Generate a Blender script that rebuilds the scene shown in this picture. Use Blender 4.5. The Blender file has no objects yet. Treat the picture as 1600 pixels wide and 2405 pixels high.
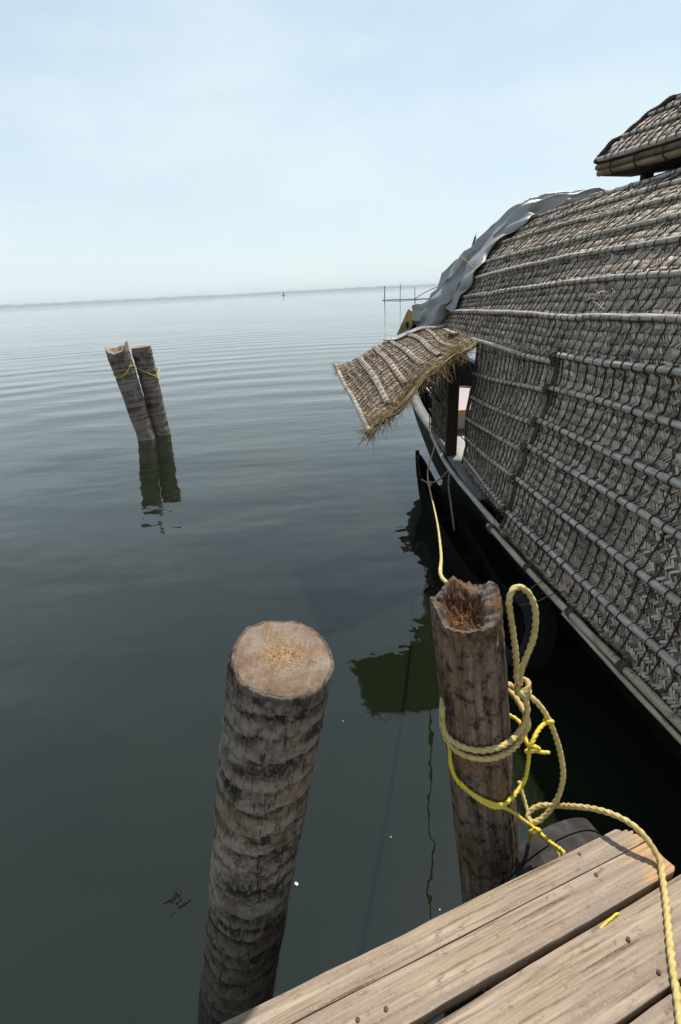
import bpy, math, random
import numpy as np
from mathutils import Vector, Matrix, noise

# ------------------------------------------------------------------ camera
SC = bpy.context.scene
COL = SC.collection
CAM_Z = 2.4
PITCH = math.radians(23.354)
ROLL = math.radians(2.948)
cam_d = bpy.data.cameras.new('camera')
cam_d.sensor_fit = 'VERTICAL'
cam_d.sensor_height = 36.0
cam_d.sensor_width = 24.0
cam_d.lens = 36.0 * 1202.0 / 2405.0
cam_d.clip_start = 0.05
cam_d.clip_end = 20000
cam = bpy.data.objects.new('camera', cam_d)
COL.objects.link(cam)
_f = Vector((0, math.cos(PITCH), -math.sin(PITCH)))
_r = Vector((1, 0, 0))
_dn = Vector((0, -math.sin(PITCH), -math.cos(PITCH)))
_x = _r * math.cos(ROLL) + _dn * math.sin(ROLL)
_y = _r * math.sin(ROLL) - _dn * math.cos(ROLL)
_m = Matrix((_x, _y, -_f)).transposed().to_4x4()
_m.translation = Vector((0, 0, CAM_Z))
cam.matrix_world = _m
SC.camera = cam

# ------------------------------------------------------------------ sky, sun, exposure
SUN_AZ = math.radians(33)      # clockwise from +Y
SUN_EL = math.radians(62)
world = bpy.data.worlds.new('World')
SC.world = world
world.use_nodes = True
wn = world.node_tree
wn.nodes.clear()
w_out = wn.nodes.new('ShaderNodeOutputWorld')
w_bg = wn.nodes.new('ShaderNodeBackground')
w_sky = wn.nodes.new('ShaderNodeTexSky')
w_sky.sky_type = 'NISHITA'
w_sky.sun_disc = False
w_sky.sun_elevation = SUN_EL
w_sky.sun_rotation = SUN_AZ
w_sky.altitude = 0
w_sky.air_density = 1.1
w_sky.dust_density = 0.3
w_sky.ozone_density = 2.0
# thin veil of humid cloud over the whole sky
w_tc = wn.nodes.new('ShaderNodeTexCoord')
w_map = wn.nodes.new('ShaderNodeMapping')
w_map.inputs['Scale'].default_value = (1.0, 1.0, 2.6)
w_n = wn.nodes.new('ShaderNodeTexNoise')
w_n.inputs['Scale'].default_value = 3.4
w_n.inputs['Detail'].default_value = 7
w_n.inputs['Roughness'].default_value = 0.55
w_mr = wn.nodes.new('ShaderNodeMapRange')
w_mr.inputs['From Min'].default_value = 0.42
w_mr.inputs['From Max'].default_value = 0.66
w_mr.inputs['To Min'].default_value = 0.76
w_mr.inputs['To Max'].default_value = 1.0
w_mix = wn.nodes.new('ShaderNodeMix')
w_mix.data_type = 'RGBA'
w_mix.inputs['B'].default_value = (6.2, 7.2, 7.6, 1)
L = wn.links.new
L(w_tc.outputs['Generated'], w_map.inputs['Vector'])
L(w_map.outputs['Vector'], w_n.inputs['Vector'])
L(w_n.outputs['Fac'], w_mr.inputs['Value'])
# the veil thickens with the length of air looked through: 1 - exp(-k / sin(elevation))
w_sep = wn.nodes.new('ShaderNodeSeparateXYZ')
L(w_tc.outputs['Generated'], w_sep.inputs[0])
def wmath(op, a, b=0.0):
    n = wn.nodes.new('ShaderNodeMath'); n.operation = op
    for i, v in enumerate((a, b)):
        if hasattr(v, 'is_output'): L(v, n.inputs[i])
        else: n.inputs[i].default_value = v
    return n.outputs[0]
w_air = wmath('SUBTRACT', 1.0, wmath('EXPONENT', wmath('DIVIDE', -0.60, wmath('MAXIMUM', w_sep.outputs['Z'], 0.02))))
L(wmath('MULTIPLY', w_air, w_mr.outputs['Result']), w_mix.inputs['Factor'])
L(w_sky.outputs['Color'], w_mix.inputs['A'])
L(w_mix.outputs['Result'], w_bg.inputs['Color'])
w_bg.inputs['Strength'].default_value = 0.10
L(w_bg.outputs['Background'], w_out.inputs['Surface'])

sun_d = bpy.data.lights.new('sun', 'SUN')
sun_d.energy = 4.4
sun_d.angle = math.radians(1.2)
sun_d.color = (1.0, 0.95, 0.87)
sun = bpy.data.objects.new('sun', sun_d)
COL.objects.link(sun)
sv = Vector((math.sin(SUN_AZ) * math.cos(SUN_EL), math.cos(SUN_AZ) * math.cos(SUN_EL), math.sin(SUN_EL)))
sun.rotation_euler = (-sv).to_track_quat('-Z', 'Y').to_euler()
sun.location = sv * 30

SC.view_settings.view_transform = 'Standard'
SC.view_settings.look = 'None'
SC.view_settings.exposure = 0.36
SC.view_settings.gamma = 1.0
SC.render.engine = 'CYCLES'
SC.cycles.use_denoising = True
SC.cycles.max_bounces = 8
SC.cycles.transparent_max_bounces = 8
SC.cycles.caustics_reflective = False
SC.cycles.caustics_refractive = False

# ------------------------------------------------------------------ helpers
rng = np.random.default_rng(7)
random.seed(7)


def tag(o, label=None, cat=None, group=None, kind=None):
    if label: o['label'] = label
    if cat: o['category'] = cat
    if group: o['group'] = group
    if kind: o['kind'] = kind
    return o


def fast_mesh(name, V, F):
    """V (n,3) floats, F list of index lists or an (m,4) array."""
    me = bpy.data.meshes.new(name)
    V = np.asarray(V, dtype=np.float32)
    if isinstance(F, np.ndarray):
        m, k = F.shape
        me.vertices.add(len(V)); me.vertices.foreach_set('co', V.ravel())
        me.loops.add(m * k); me.loops.foreach_set('vertex_index', F.astype(np.int32).ravel())
        me.polygons.add(m)
        me.polygons.foreach_set('loop_start', np.arange(0, m * k, k, dtype=np.int32))
        me.update(calc_edges=True); me.validate()
    else:
        me.from_pydata([tuple(v) for v in V], [], F); me.update()
    return me


def smooth(me, on=True):
    me.polygons.foreach_set('use_smooth', np.full(len(me.polygons), on)); me.update()


def wloc(o):
    return o.location.copy() if o.parent is None else wloc(o.parent) + o.location


def link(name, me, mat=None, parent=None, centre=True, sm=True, base=False):
    """Link a mesh given in world coordinates; its origin goes to its centre (or its base)."""
    n = len(me.vertices)
    off = Vector((0, 0, 0))
    if centre and n:
        co = np.empty(n * 3, dtype=np.float32); me.vertices.foreach_get('co', co); co = co.reshape(-1, 3)
        c = (co.max(0) + co.min(0)) / 2
        if base: c[2] = co[:, 2].min()
        me.vertices.foreach_set('co', (co - c).ravel()); me.update()
        off = Vector([float(v) for v in c])
    if sm: smooth(me)
    o = bpy.data.objects.new(name, me)
    COL.objects.link(o)
    if parent is not None:
        o.parent = parent
        o.location = off - wloc(parent)
    else:
        o.location = off
    if mat and not me.materials: me.materials.append(mat)
    return o


def obj(name, V, F, mat, parent=None, sm=True, centre=True, base=False):
    return link(name, fast_mesh(name, V, F), mat, parent, centre, sm, base)


def empty(name, loc):
    o = bpy.data.objects.new(name, None)
    COL.objects.link(o); o.location = loc; o.empty_display_size = 0.2
    return o


def catmull(P, ds):
    P = np.asarray(P, float)
    if len(P) == 2:
        n = max(2, int(np.linalg.norm(P[1] - P[0]) / ds)); t = np.linspace(0, 1, n)[:, None]
        return P[0] * (1 - t) + P[1] * t
    Q = np.vstack([2 * P[0] - P[1], P, 2 * P[-1] - P[-2]])
    out = []
    for i in range(1, len(Q) - 2):
        n = max(2, int(np.ceil(np.linalg.norm(Q[i + 1] - Q[i]) / ds)))
        t = np.linspace(0, 1, n, endpoint=False)[:, None]
        a, b, c, d = Q[i - 1], Q[i], Q[i + 1], Q[i + 2]
        out.append(0.5 * (2 * b + (c - a) * t + (2 * a - 5 * b + 4 * c - d) * t ** 2 + (3 * b - a - 3 * c + d) * t ** 3))
    out.append(P[-1:])
    return np.vstack(out)


def frames(P):
    T = np.gradient(P, axis=0); T /= np.linalg.norm(T, axis=1)[:, None] + 1e-12
    n = np.cross(T[0], (0.3, 0.2, 1.0)); n /= np.linalg.norm(n)
    N = [n]
    for i in range(1, len(P)):
        n = N[-1] - T[i] * np.dot(N[-1], T[i]); n /= np.linalg.norm(n) + 1e-12; N.append(n)
    N = np.array(N)
    return T, N, np.cross(T, N)


def tube_geo(P, R, ns=8, twist=None, lobes=3, depth=0.2, cap=True):
    P = np.asarray(P, float); n = len(P)
    T, N, B = frames(P)
    R = np.broadcast_to(np.asarray(R, float), (n,))
    th = np.linspace(0, 2 * np.pi, ns, endpoint=False)
    rad = np.repeat(R[:, None], ns, 1)
    if twist:
        s = np.concatenate([[0], np.cumsum(np.linalg.norm(np.diff(P, axis=0), axis=1))])
        ph = 2 * np.pi * s / twist
        rad = rad * (1 - depth + depth * np.abs(np.cos(lobes / 2 * (th[None, :] - ph[:, None]))) * 1.15)
    V = P[:, None, :] + rad[..., None] * (np.cos(th)[None, :, None] * N[:, None, :] + np.sin(th)[None, :, None] * B[:, None, :])
    V = V.reshape(-1, 3)
    i = np.arange(n - 1)[:, None] * ns; j = np.arange(ns)[None, :]; j2 = (j + 1) % ns
    F = np.stack([i + j, i + j2, i + ns + j2, i + ns + j], -1).reshape(-1, 4)
    if cap:
        V = np.vstack([V, P[0], P[-1]]); c0 = n * ns; c1 = c0 + 1
        jj = np.arange(ns); k2 = (jj + 1) % ns
        F = np.vstack([F, np.stack([np.full(ns, c0), k2, jj, np.full(ns, c0)], -1),
                       np.stack([np.full(ns, c1), (n - 1) * ns + jj, (n - 1) * ns + k2, np.full(ns, c1)], -1)])
        F = [tuple(f[:3]) if f[0] == f[3] else tuple(f) for f in F.tolist()]
    return V, F


def merge(parts):
    V = []; F = []; o = 0
    for v, f in parts:
        V.append(np.asarray(v)); F += [tuple(int(i) + o for i in q) for q in f]; o += len(v)
    return np.vstack(V), F


def rope_obj(name, pts, r, mat, parent=None, pitch=None, ns=18, fine=10, depth=0.46):
    pitch = pitch or r * 7.5
    P = catmull(pts, pitch / fine)
    q = np.arange(len(P)) * pitch / fine
    V, F = tube_geo(P, r * (1 + .05 * np.sin(q * 41) * np.sin(q * 17 + 1) + .03 * rng.normal(0, 1, len(P))), ns, twist=pitch, depth=depth)
    return obj(name, V, F, mat, parent)


def box_geo(c, s, rot=0.0, bev=0.0):
    x, y, z = [q / 2 for q in s]
    V = np.array([(a * x, b * y, d * z) for d in (-1, 1) for a, b in ((-1, -1), (1, -1), (1, 1), (-1, 1))], float)
    cr, sr = math.cos(rot), math.sin(rot)
    V = np.stack([V[:, 0] * cr - V[:, 1] * sr, V[:, 0] * sr + V[:, 1] * cr, V[:, 2]], 1) + np.array(c)
    F = [(3, 2, 1, 0), (4, 5, 6, 7), (0, 1, 5, 4), (1, 2, 6, 5), (2, 3, 7, 6), (3, 0, 4, 7)]
    return V, F


def grid_geo(P):
    a, b = P.shape[:2]
    i = np.arange(a - 1)[:, None] * b; j = np.arange(b - 1)[None, :]
    F = np.stack([i + j, i + j + 1, i + b + j + 1, i + b + j], -1).reshape(-1, 4)
    return P.reshape(-1, 3), F


def bevel(o, w=0.004, seg=2):
    m = o.modifiers.new('bevel', 'BEVEL'); m.width = w; m.segments = seg; m.limit_method = 'ANGLE'
    return o


def solid(o, t, off=0):
    m = o.modifiers.new('solid', 'SOLIDIFY'); m.thickness = t; m.offset = off
    return o


def fbm(p, s=1.0, o=3):
    return noise.fractal(Vector(p) * s, 1.0, 2.0, o)


# ------------------------------------------------------------------ materials
class NT:
    def __init__(self, name):
        self.m = bpy.data.materials.new(name); self.m.use_nodes = True
        self.t = self.m.node_tree; self.t.nodes.clear()
        self.out = self.n('ShaderNodeOutputMaterial')
        self.b = self.n('ShaderNodeBsdfPrincipled')
        self.l(self.b.outputs[0], self.out.inputs['Surface'])
        self.tc = self.n('ShaderNodeTexCoord')

    def n(self, t): return self.t.nodes.new(t)
    def l(self, a, b): self.t.links.new(a, b)

    def coord(self, scale=(1, 1, 1), rot=(0, 0, 0), src='Object'):
        m = self.n('ShaderNodeMapping'); m.inputs['Scale'].default_value = scale; m.inputs['Rotation'].default_value = rot
        self.l(self.tc.outputs[src], m.inputs['Vector']); return m.outputs[0]

    def noise(self, vec, scale, detail=5, rough=0.55, dist=0.0):
        n = self.n('ShaderNodeTexNoise'); n.inputs['Scale'].default_value = scale; n.inputs['Detail'].default_value = detail
        n.inputs['Roughness'].default_value = rough; n.inputs['Distortion'].default_value = dist
        self.l(vec, n.inputs['Vector']); return n.outputs['Fac']

    def ramp(self, fac, stops):
        r = self.n('ShaderNodeValToRGB'); e = r.color_ramp.elements
        while len(e) > 1: e.remove(e[-1])
        for i, (p, c) in enumerate(stops):
            q = e[0] if i == 0 else e.new(p)
            q.position = p; q.color = (c if len(c) == 4 else (*c, 1)) if hasattr(c, '__len__') else (c, c, c, 1)
        self.l(fac, r.inputs['Fac']); return r.outputs['Color']

    def mix(self, fac, a, b, mode='MIX'):
        x = self.n('ShaderNodeMix'); x.data_type = 'RGBA'; x.blend_type = mode
        for k, v in (('Factor', fac), ('A', a), ('B', b)):
            if hasattr(v, 'is_output'): self.l(v, x.inputs[k])
            elif k == 'Factor': x.inputs[0].default_value = v
            else: x.inputs[k].default_value = (*v, 1) if len(v) == 3 else v
        return x.outputs['Result']

    def math(self, op, a, b=0.0):
        x = self.n('ShaderNodeMath'); x.operation = op
        for i, v in enumerate((a, b)):
            if hasattr(v, 'is_output'): self.l(v, x.inputs[i])
            else: x.inputs[i].default_value = v
        return x.outputs[0]

    def bump(self, h, strength=0.5, dist=0.01):
        b = self.n('ShaderNodeBump'); b.inputs['Strength'].default_value = strength; b.inputs['Distance'].default_value = dist
        self.l(h, b.inputs['Height']); self.l(b.outputs[0], self.b.inputs['Normal']); return b

    def col(self, c):
        if hasattr(c, 'is_output'): self.l(c, self.b.inputs['Base Color'])
        else: self.b.inputs['Base Color'].default_value = (*c, 1)

    def set(self, rough=0.8, spec=0.3, **k):
        if hasattr(rough, 'is_output'): self.l(rough, self.b.inputs['Roughness'])
        else: self.b.inputs['Roughness'].default_value = rough
        self.b.inputs['Specular IOR Level'].default_value = spec
        for a, v in k.items(): self.b.inputs[a.replace('_', ' ')].default_value = v
        return self.m


def m_wood(name, stops, scale=(1, 1, 1), fine=30, rough=0.85, bump=0.4, bd=0.003, stain=None, spec=0.2):
    t = NT(name)
    v = t.coord(scale)
    g = t.noise(v, fine, 6, 0.6, 0.3)
    big = t.noise(t.coord((1, 1, 1)), 5, 4, 0.6)
    f = t.math('ADD', t.math('MULTIPLY', g, 0.65), t.math('MULTIPLY', big, 0.35))
    c = t.ramp(f, stops)
    if stain:
        c = t.mix(t.ramp(t.noise(t.coord((1, 1, 1)), stain[1], 5, 0.6), [(stain[2], 0.0), (stain[3], 1.0)]), c, stain[0])
    t.col(c); t.bump(g, bump, bd)
    return t.set(rough, spec)


def m_strip(name, attr):
    """weathered palm strip, each strip its own grey"""
    t = NT(name)
    if attr:
        a = t.n('ShaderNodeAttribute'); a.attribute_name = 'rnd'; r = a.outputs['Fac']
    else:
        a = t.n('ShaderNodeObjectInfo'); r = a.outputs['Random']
    g = t.noise(t.coord((1, 1, 1)), 130, 3, 0.6)
    big = t.noise(t.coord((1, 1, 1), src='Object'), 1.7, 4, 0.6)
    f = t.math('ADD', t.math('MULTIPLY', r, 0.72), t.math('MULTIPLY', t.math('SUBTRACT', g, 0.5), 0.45))
    f = t.math('ADD', f, t.math('MULTIPLY', t.math('SUBTRACT', big, 0.5), 0.6))
    c = t.ramp(f, [(0.0, (0.055, 0.041, 0.029)), (0.2, (0.17, 0.132, 0.098)), (0.42, (0.355, 0.287, 0.225)), (0.66, (0.56, 0.465, 0.375)), (1.0, (0.74, 0.635, 0.525))])
    c = t.mix(t.ramp(t.noise(t.coord((1, 0.6, 1)), 3.3, 5, 0.6), [(0.48, 0.0), (0.66, 0.55)]), c, (0.24, 0.165, 0.105))
    c = t.mix(t.ramp(t.noise(t.coord((1, 0.4, 1)), 5.0, 5, 0.65), [(0.56, 0.0), (0.70, 0.6)]), c, (0.10, 0.092, 0.085))
    t.col(c); t.bump(g, 0.3, 0.002)
    return t.set(0.62, 0.35)


M = {}
M['strip'] = m_strip('woven palm strips', True)
M['strip_one'] = m_strip('single palm strip', False)
t = NT('straw strips'); a = t.n('ShaderNodeAttribute'); a.attribute_name = 'rnd'
g = t.noise(t.coord((1, 1, 1)), 60, 4, 0.6)
f = t.math('ADD', t.math('MULTIPLY', a.outputs['Fac'], 0.7), t.math('MULTIPLY', t.math('SUBTRACT', g, 0.35), 0.6))
t.col(t.ramp(f, [(0.0, (0.028, 0.020, 0.014)), (0.3, (0.11, 0.078, 0.052)), (0.6, (0.27, 0.205, 0.145)), (1.0, (0.52, 0.43, 0.32))])); M['straw_strip'] = t.set(0.7, 0.3)
t = NT('grey bamboo')
g = t.noise(t.coord((1, 0.06, 1)), 85, 7, 0.65); bl = t.noise(t.coord((1, 0.6, 1)), 11, 6, 0.65); sp = t.noise(t.coord((1, 0.5, 1)), 55, 5, 0.7)
c = t.ramp(g, [(0.30, (0.17, 0.14, 0.11)), (0.42, (0.36, 0.325, 0.275)), (0.55, (0.50, 0.465, 0.405)), (0.8, (0.62, 0.58, 0.51))])
c = t.mix(t.ramp(bl, [(0.46, 0.0), (0.62, 0.75)]), c, (0.27, 0.235, 0.195))
c = t.mix(t.ramp(bl, [(0.30, 0.6), (0.42, 0.0)]), c, (0.56, 0.50, 0.40))
c = t.mix(t.ramp(sp, [(0.34, 0.8), (0.42, 0.0)]), c, (0.10, 0.08, 0.06))
t.col(c); t.bump(t.math('ADD', g, sp), 0.5, 0.003); M['bamboo'] = t.set(0.55, 0.25)
M['bamboo_buff'] = m_wood('buff bamboo', [(0.25, (0.14, 0.11, 0.075)), (0.45, (0.36, 0.29, 0.20)), (0.6, (0.47, 0.40, 0.29)), (0.8, (0.56, 0.49, 0.38))], (1, 0.07, 1), 75, 0.6, 0.3, 0.002)
M['bamboo_dark'] = m_wood('dark bamboo', [(0.3, (0.035, 0.03, 0.025)), (0.5, (0.12, 0.095, 0.06)), (0.75, (0.27, 0.20, 0.11))], (1, 0.07, 1), 60, 0.6, 0.3, 0.002)
M['bamboo_eave'] = m_wood('weathered eave bamboo', [(0.3, (0.07, 0.05, 0.03)), (0.5, (0.22, 0.155, 0.085)), (0.75, (0.36, 0.29, 0.19))], (1, 0.07, 1), 60, 0.6, 0.3, 0.002)
M['coir'] = m_wood('dark coir', [(0.3, (0.018, 0.013, 0.010)), (0.5, (0.045, 0.033, 0.024)), (0.75, (0.10, 0.075, 0.052))], (1, 1, 1), 160, 0.95, 0.6, 0.003)
M['slat'] = m_wood('split bamboo', [(0.3, (0.14, 0.115, 0.09)), (0.5, (0.32, 0.275, 0.22)), (0.75, (0.45, 0.40, 0.33))], (1, 1, 1), 45, 0.6, 0.3, 0.002)
M['coir_brown'] = m_wood('brown coir', [(0.3, (0.03, 0.022, 0.015)), (0.5, (0.09, 0.065, 0.042)), (0.75, (0.21, 0.155, 0.10))], (1, 1, 1), 120, 0.95, 0.5, 0.003)
M['straw'] = m_wood('straw fibre', [(0.3, (0.15, 0.095, 0.04)), (0.5, (0.33, 0.235, 0.12)), (0.75, (0.52, 0.41, 0.24))], (1, 1, 1), 30, 0.9, 0.3, 0.002)
M['scrap_straw'] = m_wood('pale torn strip', [(0.3, (0.42, 0.36, 0.28)), (0.7, (0.62, 0.56, 0.47))], (1, 1, 1), 30, 0.8)
M['backing'] = m_wood('dark mat backing', [(0.3, (0.012, 0.010, 0.008)), (0.7, (0.04, 0.033, 0.026))], (1, 1, 1), 60, 0.95, 0.4, 0.004)
M['tar'] = m_wood('black tarred wood', [(0.35, (0.003, 0.003, 0.003)), (0.6, (0.006, 0.006, 0.006)), (0.8, (0.014, 0.013, 0.012))], (1, 0.15, 1), 25, 0.6, 0.4, 0.004, spec=0.12)
M['shaded_tar'] = m_wood('shade-darkened tar', [(0.35, (0.002, 0.002, 0.002)), (0.7, (0.006, 0.0055, 0.005))], (1, 0.15, 1), 25, 0.9, 0.4, 0.004, spec=0.05)  # tar darkened so the canoe's skylit inside reads as shade
M['dark_wood'] = m_wood('dark wood', [(0.3, (0.012, 0.009, 0.007)), (0.7, (0.05, 0.035, 0.026))], (1, 1, 0.1), 30, 0.7)
M['rope'] = m_wood('manila rope', [(0.25, (0.30, 0.205, 0.07)), (0.5, (0.54, 0.41, 0.165)), (0.75, (0.66, 0.54, 0.27))], (1, 1, 1), 70, 0.8, 0.5, 0.003)
M['rope_yellow'] = m_wood('yellow nylon rope', [(0.25, (0.50, 0.34, 0.02)), (0.5, (0.70, 0.53, 0.06)), (0.75, (0.75, 0.64, 0.25))], (1, 1, 1), 90, 0.55, 0.4, 0.002)
M['rope_grey'] = m_wood('weathered line', [(0.25, (0.13, 0.11, 0.07)), (0.5, (0.26, 0.23, 0.16)), (0.75, (0.40, 0.36, 0.26))], (1, 1, 1), 90, 0.8, 0.4, 0.002)
M['plank'] = None
M['tyre'] = m_wood('worn rubber', [(0.3, (0.015, 0.014, 0.013)), (0.5, (0.036, 0.033, 0.031)), (0.75, (0.11, 0.098, 0.086))], (1, 1, 1), 18, 0.75, 0.3, 0.003)
M['black_shade_rubber'] = m_wood('black rubber and tyre shade', [(0.3, (0.006, 0.006, 0.006)), (0.8, (0.020, 0.020, 0.020))], (1, 1, 1), 30, 0.9)  # black of the eyelets, and the hull tyre's shade put into colour
M['nail'] = m_wood('rusty nail', [(0.3, (0.035, 0.018, 0.012)), (0.7, (0.15, 0.09, 0.06))], (1, 1, 1), 120, 0.6)
M['new_wood'] = m_wood('fresh wood', [(0.3, (0.42, 0.26, 0.10)), (0.55, (0.56, 0.38, 0.17)), (0.8, (0.66, 0.49, 0.26))], (1, 1, 0.15), 22, 0.6)
M['paint_pink'] = m_wood('faded pink paint', [(0.3, (0.40, 0.30, 0.30)), (0.7, (0.52, 0.42, 0.42))], (1, 1, 1), 8, 0.5)
M['paint_red'] = m_wood('dark red paint', [(0.3, (0.10, 0.03, 0.03)), (0.7, (0.18, 0.06, 0.06))], (1, 1, 1), 8, 0.5)
M['pale_deck'] = m_wood('pale deck board', [(0.3, (0.28, 0.27, 0.25)), (0.7, (0.46, 0.45, 0.43))], (1, 0.1, 1), 20, 0.5)
M['grey_deck'] = m_wood('grey gunwale board', [(0.3, (0.10, 0.095, 0.085)), (0.7, (0.27, 0.26, 0.24))], (1, 0.1, 1), 30, 0.6)
M['scrap'] = m_wood('white scrap', [(0.3, (0.7, 0.72, 0.75)), (0.7, (0.85, 0.86, 0.88))], (1, 1, 1), 20, 0.5)

# jetty planks: bleached grey-brown deal, grain along local X
def m_plank(name, torn):
    t = NT(name)
    g = t.noise(t.coord((0.035, 1, 1)), 75, 9, 0.66, 0.4)
    g2 = t.noise(t.coord((0.022, 1, 1)), 24, 6, 0.6, 1.5)
    big = t.noise(t.coord((0.3, 1, 1)), 9, 6, 0.65)
    c = t.ramp(g, [(0.34, (0.068, 0.045, 0.029)), (0.44, (0.245, 0.182, 0.126)), (0.56, (0.36, 0.28, 0.203)), (0.8, (0.49, 0.40, 0.305))])
    c = t.mix(t.ramp(g2, [(0.44, 0.0), (0.60, 0.75)]), c, (0.235, 0.18, 0.135))
    c = t.mix(t.ramp(big, [(0.50, 0.0), (0.70, 0.7)]), c, (0.20, 0.165, 0.135))
    cr = t.ramp(t.noise(t.coord((0.012, 1, 1)), 95, 4, 0.6), [(0.315, 1.0), (0.345, 0.0)])
    c = t.mix(t.math('MULTIPLY', cr, 0.8), c, (0.05, 0.036, 0.027))
    c = t.mix(t.ramp(t.noise(t.coord((0.5, 1, 1)), 42, 5, 0.7), [(0.57, 0.0), (0.68, 0.65)]), c, (0.10, 0.07, 0.05))
    c = t.mix(t.ramp(t.noise(t.coord((0.8, 1, 1)), 150, 4, 0.75), [(0.56, 0.0), (0.66, 0.45)]), c, (0.42, 0.36, 0.29))
    if torn:
        sx = t.n('ShaderNodeSeparateXYZ'); t.l(t.tc.outputs['Object'], sx.inputs[0])
        e = t.math('ADD', sx.outputs['X'], t.math('MULTIPLY', t.noise(t.coord((0.4, 1, 1)), 22, 4, 0.6), 0.22))
        mask = t.ramp(t.math('SUBTRACT', e, torn), [(0.0, 0.0), (0.05, 0.85)])
        c = t.mix(mask, c, t.ramp(g, [(0.3, (0.17, 0.085, 0.04)), (0.5, (0.42, 0.25, 0.12)), (0.7, (0.52, 0.37, 0.23))]))
    t.col(c)
    h = t.math('ADD', t.math('MULTIPLY', g, 0.6), t.math('SUBTRACT', t.math('MULTIPLY', g2, 0.4), t.math('MULTIPLY', cr, 0.8)))
    t.bump(h, 0.7, 0.004)
    return t.set(0.82, 0.2)
M['plank'] = m_plank('weathered plank', 0)
M['plank_torn'] = m_plank('weathered plank with torn end', 0.80)
t = NT('split plank end'); g = t.noise(t.coord((0.06, 1, 1)), 70, 7, 0.65, 0.4)
t.col(t.ramp(g, [(0.3, (0.20, 0.10, 0.045)), (0.5, (0.46, 0.28, 0.14)), (0.7, (0.58, 0.43, 0.28)), (0.85, (0.56, 0.50, 0.43))])); t.bump(g, 0.7, 0.004); M['plank_end'] = t.set(0.85, 0.2)

# coconut trunk: rings of leaf scars, fine vertical cracks, lichen
t = NT('coconut trunk')
ra = t.n('ShaderNodeAttribute'); ra.attribute_name = 'ring'
soft = t.noise(t.coord((1, 1, 2.0)), 7, 6, 0.65, 0.4)
ring = t.math('ADD', t.math('MULTIPLY', ra.outputs['Fac'], 0.48), t.math('MULTIPLY', t.math('SUBTRACT', soft, 0.5), 1.8))
crack = t.noise(t.coord((1, 1, 0.14)), 95, 6, 0.68)
spot = t.noise(t.coord((1, 1, 0.6)), 55, 7, 0.75)
c = t.ramp(ring, [(0.0, (0.040, 0.031, 0.025)), (0.16, (0.14, 0.105, 0.078)), (0.34, (0.275, 0.215, 0.163)), (0.52, (0.37, 0.308, 0.248)), (0.68, (0.25, 0.18, 0.12)), (0.85, (0.060, 0.044, 0.034))])
c = t.mix(t.ramp(spot, [(0.50, 0.0), (0.62, 0.65)]), c, (0.36, 0.32, 0.275))
c = t.mix(t.ramp(spot, [(0.36, 0.75), (0.46, 0.0)]), c, (0.045, 0.035, 0.028))
c = t.mix(t.ramp(t.noise(t.coord((1, 1, 1.3)), 11, 6, 0.65), [(0.60, 0.0), (0.68, 0.7)]), c, (0.40, 0.365, 0.32))
c = t.mix(t.ramp(crack, [(0.36, 0.8), (0.44, 0.0)]), c, (0.022, 0.017, 0.014))
c = t.mix(t.ramp(t.noise(t.coord((1, 1, 3.0)), 6, 4, 0.55), [(0.56, 0.0), (0.70, 0.6)]), c, (0.27, 0.165, 0.08))
sxz = t.n('ShaderNodeSeparateXYZ'); t.l(t.tc.outputs['Object'], sxz.inputs[0])
wet = t.ramp(t.math('ADD', t.math('MULTIPLY', sxz.outputs['Z'], -0.5), t.math('MULTIPLY', soft, 0.35)), [(0.60, 0.0), (0.88, 0.85)])
c = t.mix(wet, c, (0.022, 0.021, 0.016))     # algae and wet below the flood line
t.col(c); t.bump(t.math('ADD', t.math('MULTIPLY', crack, 0.7), t.math('MULTIPLY', spot, 0.8)), 1.0, 0.014); M['trunk'] = t.set(0.92, 0.12)
t = NT('far trunk')
ring = t.noise(t.coord((0.6, 0.6, 8)), 1.6, 5, 0.6, 0.5); spot = t.noise(t.coord((1, 1, 0.5)), 14, 5, 0.65)
c = t.ramp(ring, [(0.34, (0.045, 0.033, 0.026)), (0.46, (0.15, 0.108, 0.08)), (0.58, (0.28, 0.22, 0.175)), (0.72, (0.21, 0.115, 0.06))])
c = t.mix(t.ramp(spot, [(0.5, 0.0), (0.66, 0.7)]), c, (0.28, 0.25, 0.22)); t.col(c); t.bump(spot, 0.6, 0.02); M['far_trunk'] = t.set(0.9, 0.15)
# sawn end of the trunk: pith specks and radial saw marks
t = NT('sawn palm end')
sp = t.noise(t.coord((1, 1, 1)), 170, 4, 0.7); bg_ = t.noise(t.coord((1, 1, 1)), 17, 5, 0.6)
saw = t.noise(t.coord((18, 1.2, 1), (0, 0, math.radians(40))), 9, 4, 0.6)
c = t.ramp(bg_, [(0.34, (0.12, 0.078, 0.048)), (0.5, (0.225, 0.16, 0.11)), (0.66, (0.32, 0.25, 0.185))])
c = t.mix(t.ramp(sp, [(0.44, 0.55), (0.54, 0.0)]), c, (0.20, 0.11, 0.055))
c = t.mix(t.ramp(saw, [(0.42, 0.5), (0.56, 0.0)]), c, (0.16, 0.105, 0.068))
c = t.mix(t.ramp(t.noise(t.coord((1, 1, 1)), 9, 3, 0.5), [(0.54, 0.0), (0.66, 0.7)]), c, (0.14, 0.085, 0.05))
c = t.mix(t.ramp(t.noise(t.coord((1, 1, 1)), 13, 6, 0.7, 0.6), [(0.46, 0.0), (0.62, 0.75)]), c, (0.25, 0.215, 0.185))
c = t.mix(t.ramp(t.noise(t.coord((1, 1, 1)), 20, 5, 0.65), [(0.60, 0.0), (0.68, 0.6)]), c, (0.10, 0.062, 0.038))
ln = t.n('ShaderNodeVectorMath'); ln.operation = 'LENGTH'; t.l(t.coord((1, 1, 0)), ln.inputs[0])
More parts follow.
